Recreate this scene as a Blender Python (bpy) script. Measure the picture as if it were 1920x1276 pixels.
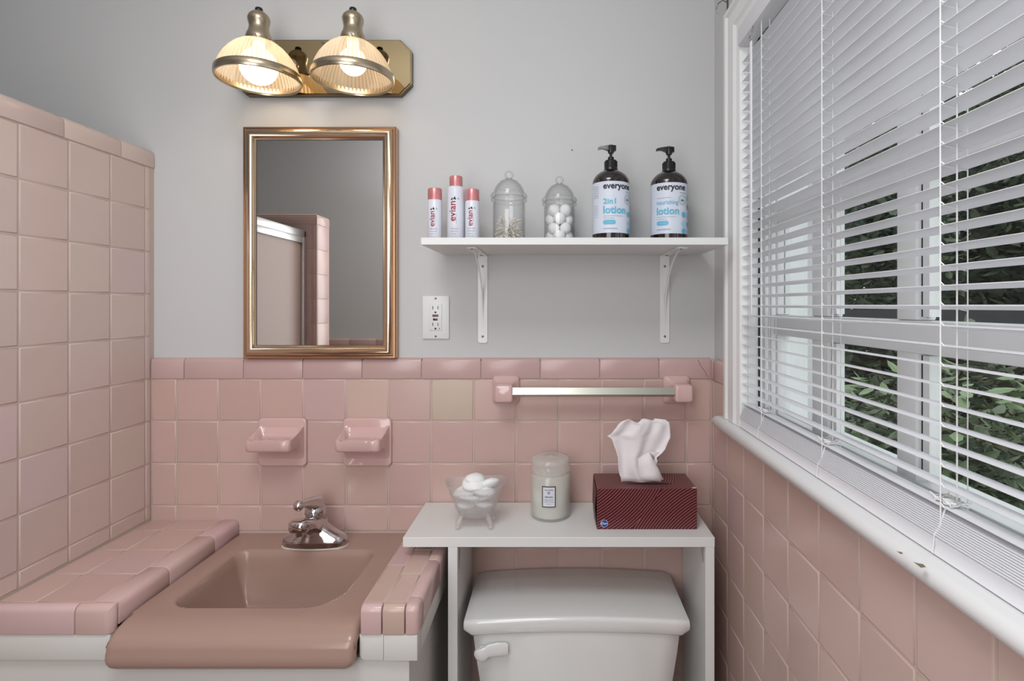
import bpy, bmesh, math, random
from math import sin, cos, pi, sqrt, radians
from mathutils import Vector, Matrix
random.seed(7)
for o in list(bpy.data.objects): bpy.data.objects.remove(o)
SC = bpy.context.scene
COL = SC.collection

# ------------------------------------------------------------------ camera, world, light, exposure
cam = bpy.data.cameras.new('camera'); camo = bpy.data.objects.new('camera', cam); COL.objects.link(camo)
camo.location = (0, -1.395, 1.38); camo.rotation_euler = (radians(90), 0, 0)
cam.sensor_width = 36; cam.lens = 1015/1920*36
cam.shift_x = -80/1920; cam.shift_y = -66/1920; cam.clip_start = .02
SC.camera = camo
SC.view_settings.view_transform = 'Standard'; SC.view_settings.look = 'None'
SC.view_settings.gamma = 1; SC.view_settings.use_curve_mapping = False
SC.view_settings.exposure = 0.0
SC.cycles.max_bounces = 12; SC.cycles.transparent_max_bounces = 32; SC.cycles.glossy_bounces = 6
w = bpy.data.worlds.new('overcast_sky'); SC.world = w; w.use_nodes = True
bg = w.node_tree.nodes['Background']
bg.inputs[0].default_value = (.94, .97, 1.0, 1); bg.inputs[1].default_value = 1.9
def area(name, loc, rot, sx, sy, power, col=(1, 1, 1)):
    l = bpy.data.lights.new(name, 'AREA'); l.shape = 'RECTANGLE'; l.size = sx; l.size_y = sy
    l.energy = power; l.color = col
    o = bpy.data.objects.new(name, l); COL.objects.link(o); o.location = loc; o.rotation_euler = rot
    return o
area('ceiling_lamp_light', (-.30, -1.25, 2.42), (0, 0, 0), .50, .50, 10.0, (.97, .985, 1))
area('front_fill_light', (-.42, -1.70, 1.40), (radians(88), 0, radians(-8)), .80, 1.1, 12.0, (.965, .985, 1))  # fill added behind the camera to lift the whole room
area('ceiling_bounce_light', (-.5, -1.2, 1.95), (radians(180), 0, 0), .5, .4, 4.5, (.965, .985, 1))  # upward fill added to brighten the room and rear wall off the ceiling

# ------------------------------------------------------------------ helpers
def S(r, g=None, b=None):
    if g is None: g = b = r
    f = lambda c: ((c/255+.055)/1.055)**2.4 if c > 10 else c/255/12.92
    return (f(r), f(g), f(b), 1)
def mat(name, col, rough=.5, metal=0, spec=.5, bump=0, bscale=60, var=0, vscale=8, coat=0, objcol=False, alpha=1,
        trans=0, sub=0):
    m = bpy.data.materials.new(name); m.use_nodes = True; nt = m.node_tree; N = nt.nodes; L = nt.links
    b = N['Principled BSDF']
    b.inputs['Base Color'].default_value = col; b.inputs['Roughness'].default_value = rough
    b.inputs['Metallic'].default_value = metal; b.inputs['Specular IOR Level'].default_value = spec
    b.inputs['Coat Weight'].default_value = coat; b.inputs['Alpha'].default_value = alpha
    b.inputs['Transmission Weight'].default_value = trans
    tc = N.new('ShaderNodeTexCoord')
    src = None
    if objcol:
        oi = N.new('ShaderNodeObjectInfo'); src = oi.outputs['Color']
    if var:
        nz = N.new('ShaderNodeTexNoise'); nz.inputs['Scale'].default_value = vscale; nz.inputs['Detail'].default_value = 4
        L.new(tc.outputs['Object'], nz.inputs['Vector'])
        mr = N.new('ShaderNodeMapRange'); mr.inputs['To Min'].default_value = 1-var; mr.inputs['To Max'].default_value = 1+var
        L.new(nz.outputs['Fac'], mr.inputs['Value'])
        mx = N.new('ShaderNodeMix'); mx.data_type = 'RGBA'; mx.blend_type = 'MULTIPLY'; mx.inputs['Factor'].default_value = 1
        mx.inputs[6].default_value = col
        if src: L.new(src, mx.inputs[6])
        cb = N.new('ShaderNodeCombineColor')
        for i in range(3): L.new(mr.outputs[0], cb.inputs[i])
        L.new(cb.outputs[0], mx.inputs[7]); src = mx.outputs[2]
    if src: L.new(src, b.inputs['Base Color'])
    if bump:
        nb = N.new('ShaderNodeTexNoise'); nb.inputs['Scale'].default_value = bscale; nb.inputs['Detail'].default_value = 3
        L.new(tc.outputs['Object'], nb.inputs['Vector'])
        bp = N.new('ShaderNodeBump'); bp.inputs['Strength'].default_value = bump; bp.inputs['Distance'].default_value = .002
        L.new(nb.outputs['Fac'], bp.inputs['Height']); L.new(bp.outputs[0], b.inputs['Normal'])
    return m
def glassmat(name, tint=(1, 1, 1, 1), edge=(.45, .45, .45, 1), gloss=.9, blend=.25, rough=.02, milk=0, milkcol=(.8, .8, .8, 1)):
    m = bpy.data.materials.new(name); m.use_nodes = True; nt = m.node_tree; N = nt.nodes; L = nt.links
    N.remove(N['Principled BSDF']); out = N['Material Output']
    tr = N.new('ShaderNodeBsdfTransparent'); gl = N.new('ShaderNodeBsdfGlossy'); gl.inputs['Roughness'].default_value = rough
    lw = N.new('ShaderNodeLayerWeight'); lw.inputs['Blend'].default_value = blend
    mc = N.new('ShaderNodeMix'); mc.data_type = 'RGBA'; mc.inputs[6].default_value = tint; mc.inputs[7].default_value = edge
    L.new(lw.outputs['Facing'], mc.inputs['Factor']); L.new(mc.outputs[2], tr.inputs['Color'])
    l2 = N.new('ShaderNodeLayerWeight'); l2.inputs['Blend'].default_value = .5
    pw = N.new('ShaderNodeMath'); pw.operation = 'POWER'; pw.inputs[1].default_value = 5; L.new(l2.outputs['Facing'], pw.inputs[0])
    mu = N.new('ShaderNodeMath'); mu.operation = 'MULTIPLY_ADD'; mu.inputs[1].default_value = gloss*.6; mu.inputs[2].default_value = .04*gloss
    L.new(pw.outputs[0], mu.inputs[0])
    base = tr.outputs[0]
    if milk:
        df = N.new('ShaderNodeBsdfDiffuse'); df.inputs['Color'].default_value = milkcol
        tl = N.new('ShaderNodeBsdfTranslucent'); tl.inputs['Color'].default_value = milkcol
        ad = N.new('ShaderNodeMixShader'); ad.inputs[0].default_value = .5
        L.new(df.outputs[0], ad.inputs[1]); L.new(tl.outputs[0], ad.inputs[2])
        mm = N.new('ShaderNodeMixShader'); mm.inputs[0].default_value = milk; mm.name = 'ribmix'
        L.new(base, mm.inputs[1]); L.new(ad.outputs[0], mm.inputs[2]); base = mm.outputs[0]
    ms = N.new('ShaderNodeMixShader'); L.new(mu.outputs[0], ms.inputs[0]); L.new(base, ms.inputs[1]); L.new(gl.outputs[0], ms.inputs[2])
    L.new(ms.outputs[0], out.inputs[0])
    return m

WPOS = {}
def wpos(o):
    return WPOS.get(o.name, Vector((0, 0, 0))) if o else Vector((0, 0, 0))
def mk(name, vf, m, parent=None, smooth=30, origin=None, color=None, local=False):
    v, f = vf
    org = Vector(origin) if origin is not None else wpos(parent)
    me = bpy.data.meshes.new(name); me.from_pydata([tuple(Vector(p)-(Vector((0, 0, 0)) if local else org)) for p in v], [], f); me.update()
    if smooth:
        me.polygons.foreach_set('use_smooth', [True]*len(me.polygons)); me.set_sharp_from_angle(angle=radians(smooth))
    me.materials.append(m)
    o = bpy.data.objects.new(name, me); COL.objects.link(o)
    if parent: o.parent = parent; o.location = org-wpos(parent)
    else: o.location = org
    WPOS[o.name] = org.copy()
    if color: o.color = color
    return o
def thing(name, loc, label, cat, group=None):
    o = bpy.data.objects.new(name, None); COL.objects.link(o); o.location = loc; o.empty_display_size = .05
    WPOS[o.name] = Vector(loc); tag(o, label, cat, group); return o
def tag(o, label, cat, group=None):
    o['label'] = label; o['category'] = cat
    if group: o['group'] = group
    return o
def struct(o, label=None, cat=None):
    o['kind'] = 'structure'
    if label: o['label'] = label
    if cat: o['category'] = cat
    return o
def box(x0, x1, y0, y1, z0, z1):
    x0, x1 = min(x0, x1), max(x0, x1); y0, y1 = min(y0, y1), max(y0, y1); z0, z1 = min(z0, z1), max(z0, z1)
    v = [(x, y, z) for z in (z0, z1) for x, y in ((x0, y0), (x1, y0), (x1, y1), (x0, y1))]
    f = [(3, 2, 1, 0), (4, 5, 6, 7), (0, 1, 5, 4), (1, 2, 6, 5), (2, 3, 7, 6), (3, 0, 4, 7)]
    return v, f
def join(*parts):
    V, F = [], []
    for v, f in parts:
        n = len(V); V += list(v); F += [tuple(i+n for i in q) for q in f]
    return V, F
def rbox(x0, x1, y0, y1, z0, z1, r=.002, seg=2, big=None, R=0, bseg=5):
    """box with bevelled edges; big(mid, dir) selects edges that get the large radius R first"""
    v, f = box(x0, x1, y0, y1, z0, z1)
    bm = bmesh.new(); vs = [bm.verts.new(p) for p in v]
    for q in f: bm.faces.new([vs[i] for i in q])
    bm.normal_update()
    if big:
        es = [e for e in bm.edges if big((e.verts[0].co+e.verts[1].co)/2, (e.verts[1].co-e.verts[0].co).normalized())]
        bmesh.ops.bevel(bm, geom=es, offset=R, segments=bseg, profile=.5, affect='EDGES')
    if r:
        bm.normal_update()
        es = [e for e in bm.edges if len(e.link_faces) == 2 and e.calc_face_angle(0) > radians(50)]
        bmesh.ops.bevel(bm, geom=es, offset=r, segments=seg, profile=.5, affect='EDGES', clamp_overlap=True)
    bm.verts.index_update()
    out = [tuple(p.co) for p in bm.verts], [tuple(q.index for q in p.verts) for p in bm.faces]
    bm.free(); return out
def loft(rings, closed=True, cap0=True, cap1=True):
    V, F = [], []; n = len(rings[0])
    for r in rings: V += list(r)
    for i in range(len(rings)-1):
        for j in range(n if closed else n-1):
            a = i*n+j; b = i*n+(j+1) % n
            F.append((a, b, b+n, a+n))
    if cap0: F.append(tuple(reversed(range(n))))
    if cap1: F.append(tuple(range((len(rings)-1)*n, len(rings)*n)))
    return V, F
def lathe(prof, cx=0, cy=0, n=32, cap0=True, cap1=True, z0=0):
    return loft([[(cx+r*cos(2*pi*k/n), cy+r*sin(2*pi*k/n), z0+z) for k in range(n)] for r, z in prof], True, cap0, cap1)
def tube(path, r, n=8, cap=True):
    P = [Vector(p) for p in path]; rings = []; up = Vector((0, 0, 1))
    for i, p in enumerate(P):
        t = (P[min(i+1, len(P)-1)]-P[max(i-1, 0)]).normalized()
        a = t.cross(up)
        if a.length < .1: a = t.cross(Vector((1, 0, 0)))
        a.normalize(); b = t.cross(a).normalized()
        rr = r[i] if isinstance(r, (list, tuple)) else r
        rings.append([tuple(p+a*rr*cos(2*pi*k/n)+b*rr*sin(2*pi*k/n)) for k in range(n)])
    return loft(rings, True, cap, cap)
def sphere(c, r, nu=16, nv=10, sx=1, sy=1, sz=1, jit=0, seed=0):
    rnd = random.Random(seed); V = []; F = []
    ph = [rnd.uniform(0, 6) for _ in range(6)]
    def rad(a, b): return r*(1+jit*(sin(3*a+ph[0])*cos(2*b+ph[1])+.6*sin(5*a+ph[2]+3*b)+.4*cos(7*b+ph[3]+2*a)))
    rings = []
    for j in range(1, nv):
        b = -pi/2+pi*j/nv
        rings.append([(c[0]+sx*rad(2*pi*k/nu, b)*cos(b)*cos(2*pi*k/nu), c[1]+sy*rad(2*pi*k/nu, b)*cos(b)*sin(2*pi*k/nu), c[2]+sz*rad(2*pi*k/nu, b)*sin(b)) for k in range(nu)])
    v, f = loft(rings, True, False, False)
    v = v+[(c[0], c[1], c[2]-r*sz), (c[0], c[1], c[2]+r*sz)]; s = len(v)-2; t = len(v)-1; m = (nv-2)*nu
    for k in range(nu):
        f.append((s, (k+1) % nu, k)); f.append((t, m+k, m+(k+1) % nu))
    return v, f
def prism(poly, axis, a0, a1):
    """poly 2D; axis 'x': poly=(y,z); 'y': poly=(x,z); 'z': poly=(x,y)"""
    def P(p, a): return {'x': (a, p[0], p[1]), 'y': (p[0], a, p[1]), 'z': (p[0], p[1], a)}[axis]
    return loft([[P(p, a0) for p in poly], [P(p, a1) for p in poly]], True, True, True)
_tx = {}
def textgeo(s, bold=0, res=3):
    """flat glyph outlines, unit size, left-bottom aligned on the baseline"""
    k = (s, bold)
    if k in _tx: return _tx[k]
    c = bpy.data.curves.new('t', 'FONT'); c.body = s; c.size = 1; c.offset = bold; c.resolution_u = res; c.fill_mode = 'FRONT'
    o = bpy.data.objects.new('t', c); COL.objects.link(o)
    dg = bpy.context.evaluated_depsgraph_get(); me = bpy.data.meshes.new_from_object(o.evaluated_get(dg))
    v = [(p.co.x, p.co.y) for p in me.vertices]; f = [tuple(q.vertices) for q in me.polygons]
    bpy.data.objects.remove(o); bpy.data.curves.remove(c); bpy.data.meshes.remove(me)
    _tx[k] = (v, f); return v, f
def place2d(vf, fn, w=None, h=None, ox=0, oy=0, rot=False):
    """scale 2D geometry to width w (and height factor h), offset, map through fn(u,v)"""
    v, f = vf
    x0 = min(p[0] for p in v); x1 = max(p[0] for p in v)
    s = (w/(x1-x0)) if w else 1
    sy = h if h else s
    if rot: return [fn(ox-(p[1])*sy, oy+(p[0]-x0)*s) for p in v], f
    return [fn(ox+(p[0]-x0)*s, oy+p[1]*sy) for p in v], f
def disc2d(cx, cy, r, n=20, ri=0):
    if ri:
        v = [(cx+q*cos(2*pi*k/n), cy+q*sin(2*pi*k/n)) for q in (ri, r) for k in range(n)]
        return v, [(k, (k+1) % n, n+(k+1) % n, n+k) for k in range(n)]
    v = [(cx, cy)]+[(cx+r*cos(2*pi*k/n), cy+r*sin(2*pi*k/n)) for k in range(n)]
    return v, [(0, 1+k, 1+(k+1) % n) for k in range(n)]
def rect2d(x0, x1, y0, y1, nx=1):
    v = [(x0+(x1-x0)*i/nx, y) for i in range(nx+1) for y in (y0, y1)]
    return v, [(2*i, 2*i+2, 2*i+3, 2*i+1) for i in range(nx)]
def map2d(vf, fn): return [fn(*p) for p in vf[0]], vf[1]
def cyl(cx, cy, R, th0=0): return lambda u, z: (cx+R*sin(th0+u/R), cy-R*cos(th0+u/R), z)

# ------------------------------------------------------------------ materials
M = {}
M['plaster'] = mat('painted_plaster', S(197, 197, 197), .75, spec=.25, bump=.12, bscale=35)
M['ceiling'] = mat('ceiling_paint', S(225), .8, spec=.2)
M['tile'] = mat('pink_glazed_tile', S(196, 166, 158), .24, spec=.45, objcol=True, var=.035, vscale=14, bump=.05, bscale=9)
M['grout'] = mat('pinkish_grout', S(190, 172, 162), .85, spec=.2, var=.08, vscale=20)
M['white_trim'] = mat('white_gloss_paint', S(226, 226, 226), .32, spec=.45, bump=.08, bscale=30)
M['white_board'] = mat('white_melamine', S(220, 220, 218), .4, spec=.4)
M['vanity_paint'] = mat('white_cabinet_paint', S(214, 212, 208), .45, bump=.1, bscale=25)
M['slat'] = mat('white_vinyl_slat', S(228, 228, 232), .4, spec=.4)
M['cord'] = mat('white_cord', S(228), .7)
M['ceramic_pink'] = mat('pink_ceramic', S(208, 174, 170), .12, spec=.55, coat=.3)
M['sink'] = mat('beige_pink_enamel', S(164, 135, 123), .2, spec=.5, var=.03, vscale=6)
M['toilet'] = mat('white_porcelain', S(222, 222, 220), .12, spec=.55, coat=.3)
M['chrome'] = mat('chrome', S(205, 200, 200), .07, 1)
M['steel'] = mat('brushed_aluminium', S(190, 190, 178), .3, .85)
M['brass'] = mat('antique_brass', S(184, 170, 146), .26, 1)
M['brass_mirror'] = mat('polished_brass_plate', S(158, 140, 108), .03, 1)
M['frame_gold'] = mat('champagne_gold_metal', S(212, 188, 160), .12, 1)
M['frame_copper'] = mat('copper_toned_metal', S(196, 156, 126), .2, 1)
M['mirror'] = mat('silvered_mirror', S(234, 232, 230), .0, 1)
M['black'] = mat('black_plastic', S(14, 13, 13), .25)
M['dark'] = mat('dark_gap', S(35, 33, 32), .7)
M['screw'] = mat('screw_metal', S(120, 118, 115), .35, 1)
M['amber'] = mat('dark_amber_plastic', S(24, 13, 10), .12, spec=.6, coat=.4)
M['label_w'] = mat('pale_label', S(206, 212, 224), .4)
M['label_k'] = mat('label_black_ink', S(24, 24, 28), .5)
M['label_b'] = mat('label_blue_ink', S(96, 176, 205), .5)
M['label_lb'] = mat('label_light_blue_ink', S(150, 203, 224), .5)
M['label_g'] = mat('label_green_ink', S(58, 120, 50), .5)
M['label_grey'] = mat('label_grey_ink', S(150, 158, 172), .5)
M['can'] = mat('white_can', S(214, 216, 226), .3)
M['can_pink'] = mat('pink_metallic_cap', S(206, 136, 138), .3, .45)
M['red_ink'] = mat('dark_red_ink', S(150, 28, 44), .5)
M['glass'] = glassmat('clear_glass', (.995, .995, .995, 1), (.55, .56, .56, 1), .9, .16)
M['glass_cut'] = glassmat('pressed_glass', (.98, .98, .98, 1), (.86, .86, .86, 1), 1.0, .3, .08, milk=.18, milkcol=(.95, .95, .94, 1))
M['glass_frost'] = glassmat('frosted_glass', (.98, .98, .97, 1), (.93, .93, .91, 1), .9, .3, .15, milk=.45, milkcol=(.93, .93, .90, 1))
M['pane'] = glassmat('window_glass', (.95, .97, .96, 1), (.9, .93, .92, 1), .5, .2, .01)
M['wax'] = mat('white_wax', S(214, 214, 206), .5, spec=.3)
M['cotton'] = mat('cotton', S(236, 236, 236), .95, spec=.05, bump=.5, bscale=160)
M['stick'] = mat('paper_stick', S(214, 206, 196), .8)
M['tissue'] = mat('tissue_paper', S(232, 226, 228), .85, spec=.1)
M['outlet'] = mat('white_outlet_plastic', S(222, 222, 222), .35)
M['brown'] = mat('brown_button', S(112, 70, 60), .4)
M['chip'] = mat('bare_wood_chip', S(128, 112, 92), .9)
M['floor'] = mat('grey_floor_tile', S(150, 140, 135), .4)
M['shower_glass'] = mat('bronze_obscure_glass', S(142, 116, 104), .35, spec=.4, bump=.2, bscale=80)
M['alu'] = mat('aluminium_frame', S(190, 190, 190), .3, .8)
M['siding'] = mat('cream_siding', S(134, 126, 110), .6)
M['siding2'] = mat('grey_siding', S(104, 102, 94), .6)  # plain grey of the outside wall and its end board
M['fence'] = mat('dark_stained_wood', S(48, 46, 48), .7)
M['bark'] = mat('bark', S(70, 58, 48), .9)
M['soil'] = mat('leaf_litter', S(84, 78, 58), .95, var=.3, vscale=5)
M['leaf_a'] = mat('green_leaf', S(84, 98, 68), .5, var=.35, vscale=3)
M['leaf_b'] = mat('dark_green_leaf', S(74, 86, 64), .6, var=.4, vscale=2)
M['leaf_c'] = mat('light_green_leaf', S(104, 124, 84), .45, var=.3, vscale=4)
def emis(name, col, s):
    m = bpy.data.materials.new(name); m.use_nodes = True; N = m.node_tree.nodes; N.remove(N['Principled BSDF'])
    e = N.new('ShaderNodeEmission'); e.inputs[0].default_value = col; e.inputs[1].default_value = s
    m.node_tree.links.new(e.outputs[0], N['Material Output'].inputs[0]); return m
def shade_ribs(m, n=60):  # stripes of milkiness imitate how the glass ribs catch light
    nt = m.node_tree; N = nt.nodes; L = nt.links
    tc = N.new('ShaderNodeTexCoord'); sx = N.new('ShaderNodeSeparateXYZ'); L.new(tc.outputs['Object'], sx.inputs[0])
    def f(op, a, b=None):
        q = N.new('ShaderNodeMath'); q.operation = op
        for i, c in enumerate((a, b)):
            if c is None: continue
            if isinstance(c, (int, float)): q.inputs[i].default_value = c
            else: L.new(c, q.inputs[i])
        return q.outputs[0]
    v = f('SINE', f('MULTIPLY', f('ARCTAN2', sx.outputs[1], sx.outputs[0]), n))
    for q in N:
        if q.name == 'ribmix': L.new(f('ADD', f('MULTIPLY', v, .20), .74), q.inputs[0])
M['bulb'] = emis('lit_bulb', (1, .80, .56, 1), 6.5)
# prismatic shade glass
M['shade'] = glassmat('ribbed_shade_glass', (.95, .90, .82, 1), (.80, .68, .52, 1), 1.0, .5, .1, milk=.6, milkcol=(.90, .78, .62, 1)); shade_ribs(M['shade'])

# ------------------------------------------------------------------ tiles
TM = {}
def tile_mesh(wd, ht, t=.006, r=.003):
    k = (round(wd, 4), round(ht, 4), t, r)
    if k in TM: return TM[k]
    V, F = [], []
    loops = [(0, 0), (0, -(t-r)), (r*.3, -(t-r*.3)), (r, -t)]
    for ins, y in loops:
        a, b = wd/2-ins, ht/2-ins
        V += [(-a, y, -b), (a, y, -b), (a, y, b), (-a, y, b)]
    for i in range(3):
        for j in range(4): F.append((i*4+j, i*4+(j+1) % 4, i*4+4+(j+1) % 4, i*4+4+j))
    F.append((12, 13, 14, 15))
    me = bpy.data.meshes.new('tile'); me.from_pydata(V, [], F); me.update()
    for i, p in enumerate(me.polygons): p.use_smooth = i < 12
    me.materials.append(M['tile']); TM[k] = me; return me
def tcol(base=(196, 166, 158), sp=5, warm=None):
    r, g, b = base; d = random.uniform(-sp, sp)*.8; e = random.uniform(0, 1)
    if e < .08: g += 2
    elif e > .9: b += 4; g -= 1
    return S(r+d, g+d+random.uniform(-1, 1), b+d+random.uniform(-1, 1))
def tile(parent, c, wd, ht, rot=(0, 0, 0), color=None, base=(196, 166, 158), t=.006, r=.003):
    if wd < .004 or ht < .004: return
    o = bpy.data.objects.new('tile', tile_mesh(wd, ht, t, r)); COL.objects.link(o); o.parent = parent
    o.location = Vector(c)-wpos(parent); o.rotation_euler = rot; o.color = color or tcol(base); WPOS[o.name] = Vector(c); return o
G = .0020
PX, PZ = .1086, .1078
ZL = [1.192-PZ*k for k in range(12)]          # row joints
def capmesh(parent, axis, a0, a1, front, back, z0, z1, nrm, R=.011):
    """bullnose cap piece: axis x or y, rounded upper front edge"""
    if axis == 'x':
        g = rbox(a0+G/2, a1-G/2, front, back, z0+G/2, z1, r=.0015, seg=2, R=R,
                 big=lambda m, d: abs(d.x) > .9 and m.z > z1-1e-4 and abs(m.y-front) < 1e-4)
    else:
        g = rbox(front, back, a0+G/2, a1-G/2, z0+G/2, z1, r=.0015, seg=2, R=R,
                 big=lambda m, d: abs(d.y) > .9 and m.z > z1-1e-4 and abs(m.x-front) < 1e-4)
    o = mk('cap_tile', g, M['tile'], parent, 40); o.color = tcol((194, 164, 160)); return o

# ------------------------------------------------------------------ room shell
floor = struct(mk('floor', box(-1.95, .56, -1.75, 0, -.05, 0), M['floor']))
ceil = struct(mk('ceiling', box(-1.95, .56, -1.75, 0, 2.45, 2.5), M['ceiling']))
wb = struct(mk('wall_back', box(-1.95, .56, 0, .12, 0, 2.45), M['plaster']))
wr_rear = struct(mk('wall_rear', box(-1.95, .56, -1.87, -1.75, 0, 2.45), M['plaster']))
wsh = struct(mk('wall_shower', box(-2.05, -1.95, -1.75, 0, 0, 2.45), M['plaster']))
WY0, WY1, WZ0, WZ1 = -.228, -1.262, 1.093, 1.982   # window opening
wr = struct(mk('wall_right', join(box(.412, .56, -1.75, 0, 0, WZ0), box(.412, .56, -1.75, 0, WZ1, 2.45),
                                  box(.412, .56, WY0, 0, WZ0, WZ1), box(.412, .56, -1.75, WY1, WZ0, WZ1)), M['plaster']))
# left half-height tiled partition
TL = 1.778
wl = struct(mk('wall_left', join(box(-1.144, -1.0323, -.50, 0, 0, TL-.006)), M['grout']))

# back wall tiles ------------------------------------------------
FY = -.012
mk('grout_bed', join(box(-1.0315, .412, -.0108, 0, 0, 1.2375)), M['grout'], wb)
xs = [-1.031, -.9674]+[-.9674+PX*k for k in range(1, 13)]+[.400]
xs = [x for x in xs if x <= .400]
rows = [(ZL[k+1], ZL[k]) for k in range(3)]+[(.803, ZL[3])]
for (z0, z1) in rows:
    for a, b in zip(xs, xs[1:]):
        zz0 = z0
        if z0 == .803:
            if b > -.24: zz0 = ZL[4]
        col = None
        if abs((a+b)/2-(848-1040)*.0013645) < .03 and z1 == ZL[0]: col = S(188, 168, 152)
        tile(wb, ((a+b)/2, -.006, (zz0+z1)/2), b-a-G, z1-zz0-G, color=col)
for k in range(4, 11):
    for a, b in zip(xs, xs[1:]):
        if a > -.26: tile(wb, ((a+b)/2, -.006, (ZL[k+1]+ZL[k])/2), b-a-G, PZ-G)
cx = [-1.031]+[(347-1040)*.0013645+.1515*k for k in range(9)]+[.400]
for a, b in zip(cx, cx[1:]): capmesh(wb, 'x', a, b, -.0145, 0, 1.192, 1.245, -1)

mk('crack', tube([(.3655, -.0146, 1.2415), (.372, -.0148, 1.226), (.383, -.0148, 1.212), (.390, -.0148, 1.197)], .0004, 5), M['dark'], wb)
# left wall tiles -------------------------------------------------
XLf = -1.031
ys = [-.013, -.031]+[-.031-.1075*k for k in range(1, 5)]+[-.50]
lz = [ZL[0]+PZ*k for k in range(6)]
allz = [.834, ZL[3], ZL[2], ZL[1]]+lz
allz[-1] = 1.731
for z0, z1 in zip(allz, allz[1:]):
    for a, b in zip(ys, ys[1:]):
        tile(wl, (XLf-.006, (a+b)/2, (z0+z1)/2), a-b-G, z1-z0-G, (0, 0, pi/2), base=(201, 180, 173))
for a, b in zip([-.001, -.108, -.2575, -.41], [-.108, -.2575, -.41, -.502]):
    g = rbox(-1.150, -1.0295, b+G/2, a-G/2, 1.731+G/2, TL, r=.0015, R=.016,
             big=lambda m, d: abs(d.y) > .9 and m.z > TL-1e-4)
    o = mk('cap_tile', g, M['tile'], wl, 40); o.color = tcol((201, 180, 173))
# shower side end wall seen in the mirror ------------------------
wing = struct(mk('wall_shower_end', box(-1.945, -1.0323, -1.1293, -1.0013, 0, TL-.006), M['grout']))
for k in range(12):
    z1 = 1.731-PZ*k; z0 = z1-PZ
    for a, b in ((-1.147, -1.0555), (-1.0555, -1.031)):
        if b > -1.04:
            g = rbox(a+G/2, b, -1.1305, -1.0, z0+G/2, z1-G/2, r=.001, R=.012, big=lambda m, d: abs(d.z) > .9 and m.x > -1.032)
            o = mk('corner_tile', g, M['tile'], wing, 40); o.color = tcol()
        else: tile(wing, ((a+b)/2, -1.006, (z0+z1)/2), b-a-G, PZ-G, (0, 0, pi))
    for j in range(4):
        tile(wing, (-1.147-PX*(j+.5), -1.006, (z0+z1)/2), PX-G, PZ-G, (0, 0, pi))
o = mk('cap_tile', rbox(-1.945, -1.031, -1.131, -1.0, 1.731+G/2, TL, r=.001, R=.015, big=lambda m, d: m.z > TL-1e-4), M['tile'], wing, 40); o.color = tcol()
# rear wall wainscot
mk('grout_bed', box(-1.94, .412, -1.75, -1.7415, 0, 1.18), M['grout'], wr_rear)
fld = []
def tbox(x0, x1, z0, z1): return rbox(x0, x1, -1.744, -1.738, z0, z1, r=.002, seg=1)
for k in range(10):
    for j in range(20):
        x0 = -1.93+j*PX+.001
        if x0 < .39: fld.append(tbox(x0, min(x0+PX-G, .41), 1.142-PZ*(k+1)+G, 1.142-PZ*k))
o = mk('tile_field', join(*fld), M['tile'], wr_rear, 40, color=S(196, 166, 158)); o['kind'] = 'stuff'
for j in range(15):
    x0 = -1.93+j*.152
    g = rbox(x0+G/2, min(x0+.152-G/2, .41), -1.75, -1.736, 1.144, 1.190, r=.001, R=.01, big=lambda m, d: abs(d.x) > .9 and m.z > 1.189 and m.y > -1.737)
    o = mk('cap_tile', g, M['tile'], wr_rear, 40); o.color = tcol()

# right wall tiles -------------------------------------------------
XR = .400
mk('grout_bed', join(box(.4012, .412, -1.40, -.0108, 0, 1.0925), box(.4012, .412, -.138, -.0108, 1.0925, 1.2375)), M['grout'], wr)
yr = [-.0135, -.031, -.140]+[-.140-.109*k for k in range(1, 12)]
for a, b in zip(yr, yr[1:]):
    for k in range(11):
        z1, z0 = ZL[k], ZL[k+1]
        if a < -.13:
            if k == 0: continue
            if k == 1: z1 = 1.0925
        tile(wr, (XR+.006, (a+b)/2, (z0+z1)/2), a-b-G, z1-z0-G, (0, 0, -pi/2), base=(198, 170, 161))
for a, b in ((-.0135, -.031), (-.031, -.138)): capmesh(wr, 'y', b, a, .3975, .412, 1.192, 1.245, -1)

# ------------------------------------------------------------------ window: casing, stool, sashes
prof = [(0, .412), (0, .396), (.006, .390), (.018, .390), (.024, .396), (.032, .392), (.066, .392), (.074, .397), (.086, .393), (.100, .3955), (.102, .398), (.102, .412)]
YI, YO, ZT = -.240, -1.250, 1.968
def casing(seg):
    rings = []
    for (e, x) in prof:
        d = .102-e
        pts = {'l': [(x, YI+d, 1.1205), (x, YI+d, ZT+d*.83)], 't': [(x, YI+d, ZT+d*.83), (x, YO-d, ZT+d*.83)], 'r': [(x, YO-d, ZT+d*.83), (x, YO-d, 1.1205)]}[seg]
        rings.append(pts)
    r0 = [p[0] for p in rings]; r1 = [p[1] for p in rings]
    return loft([r0, r1])
struct(mk('trim_1', casing('l'), M['white_trim'], None, 25)); struct(mk('trim_2', casing('t'), M['white_trim'], None, 25)); struct(mk('trim_3', casing('r'), M['white_trim'], None, 25))
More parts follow.
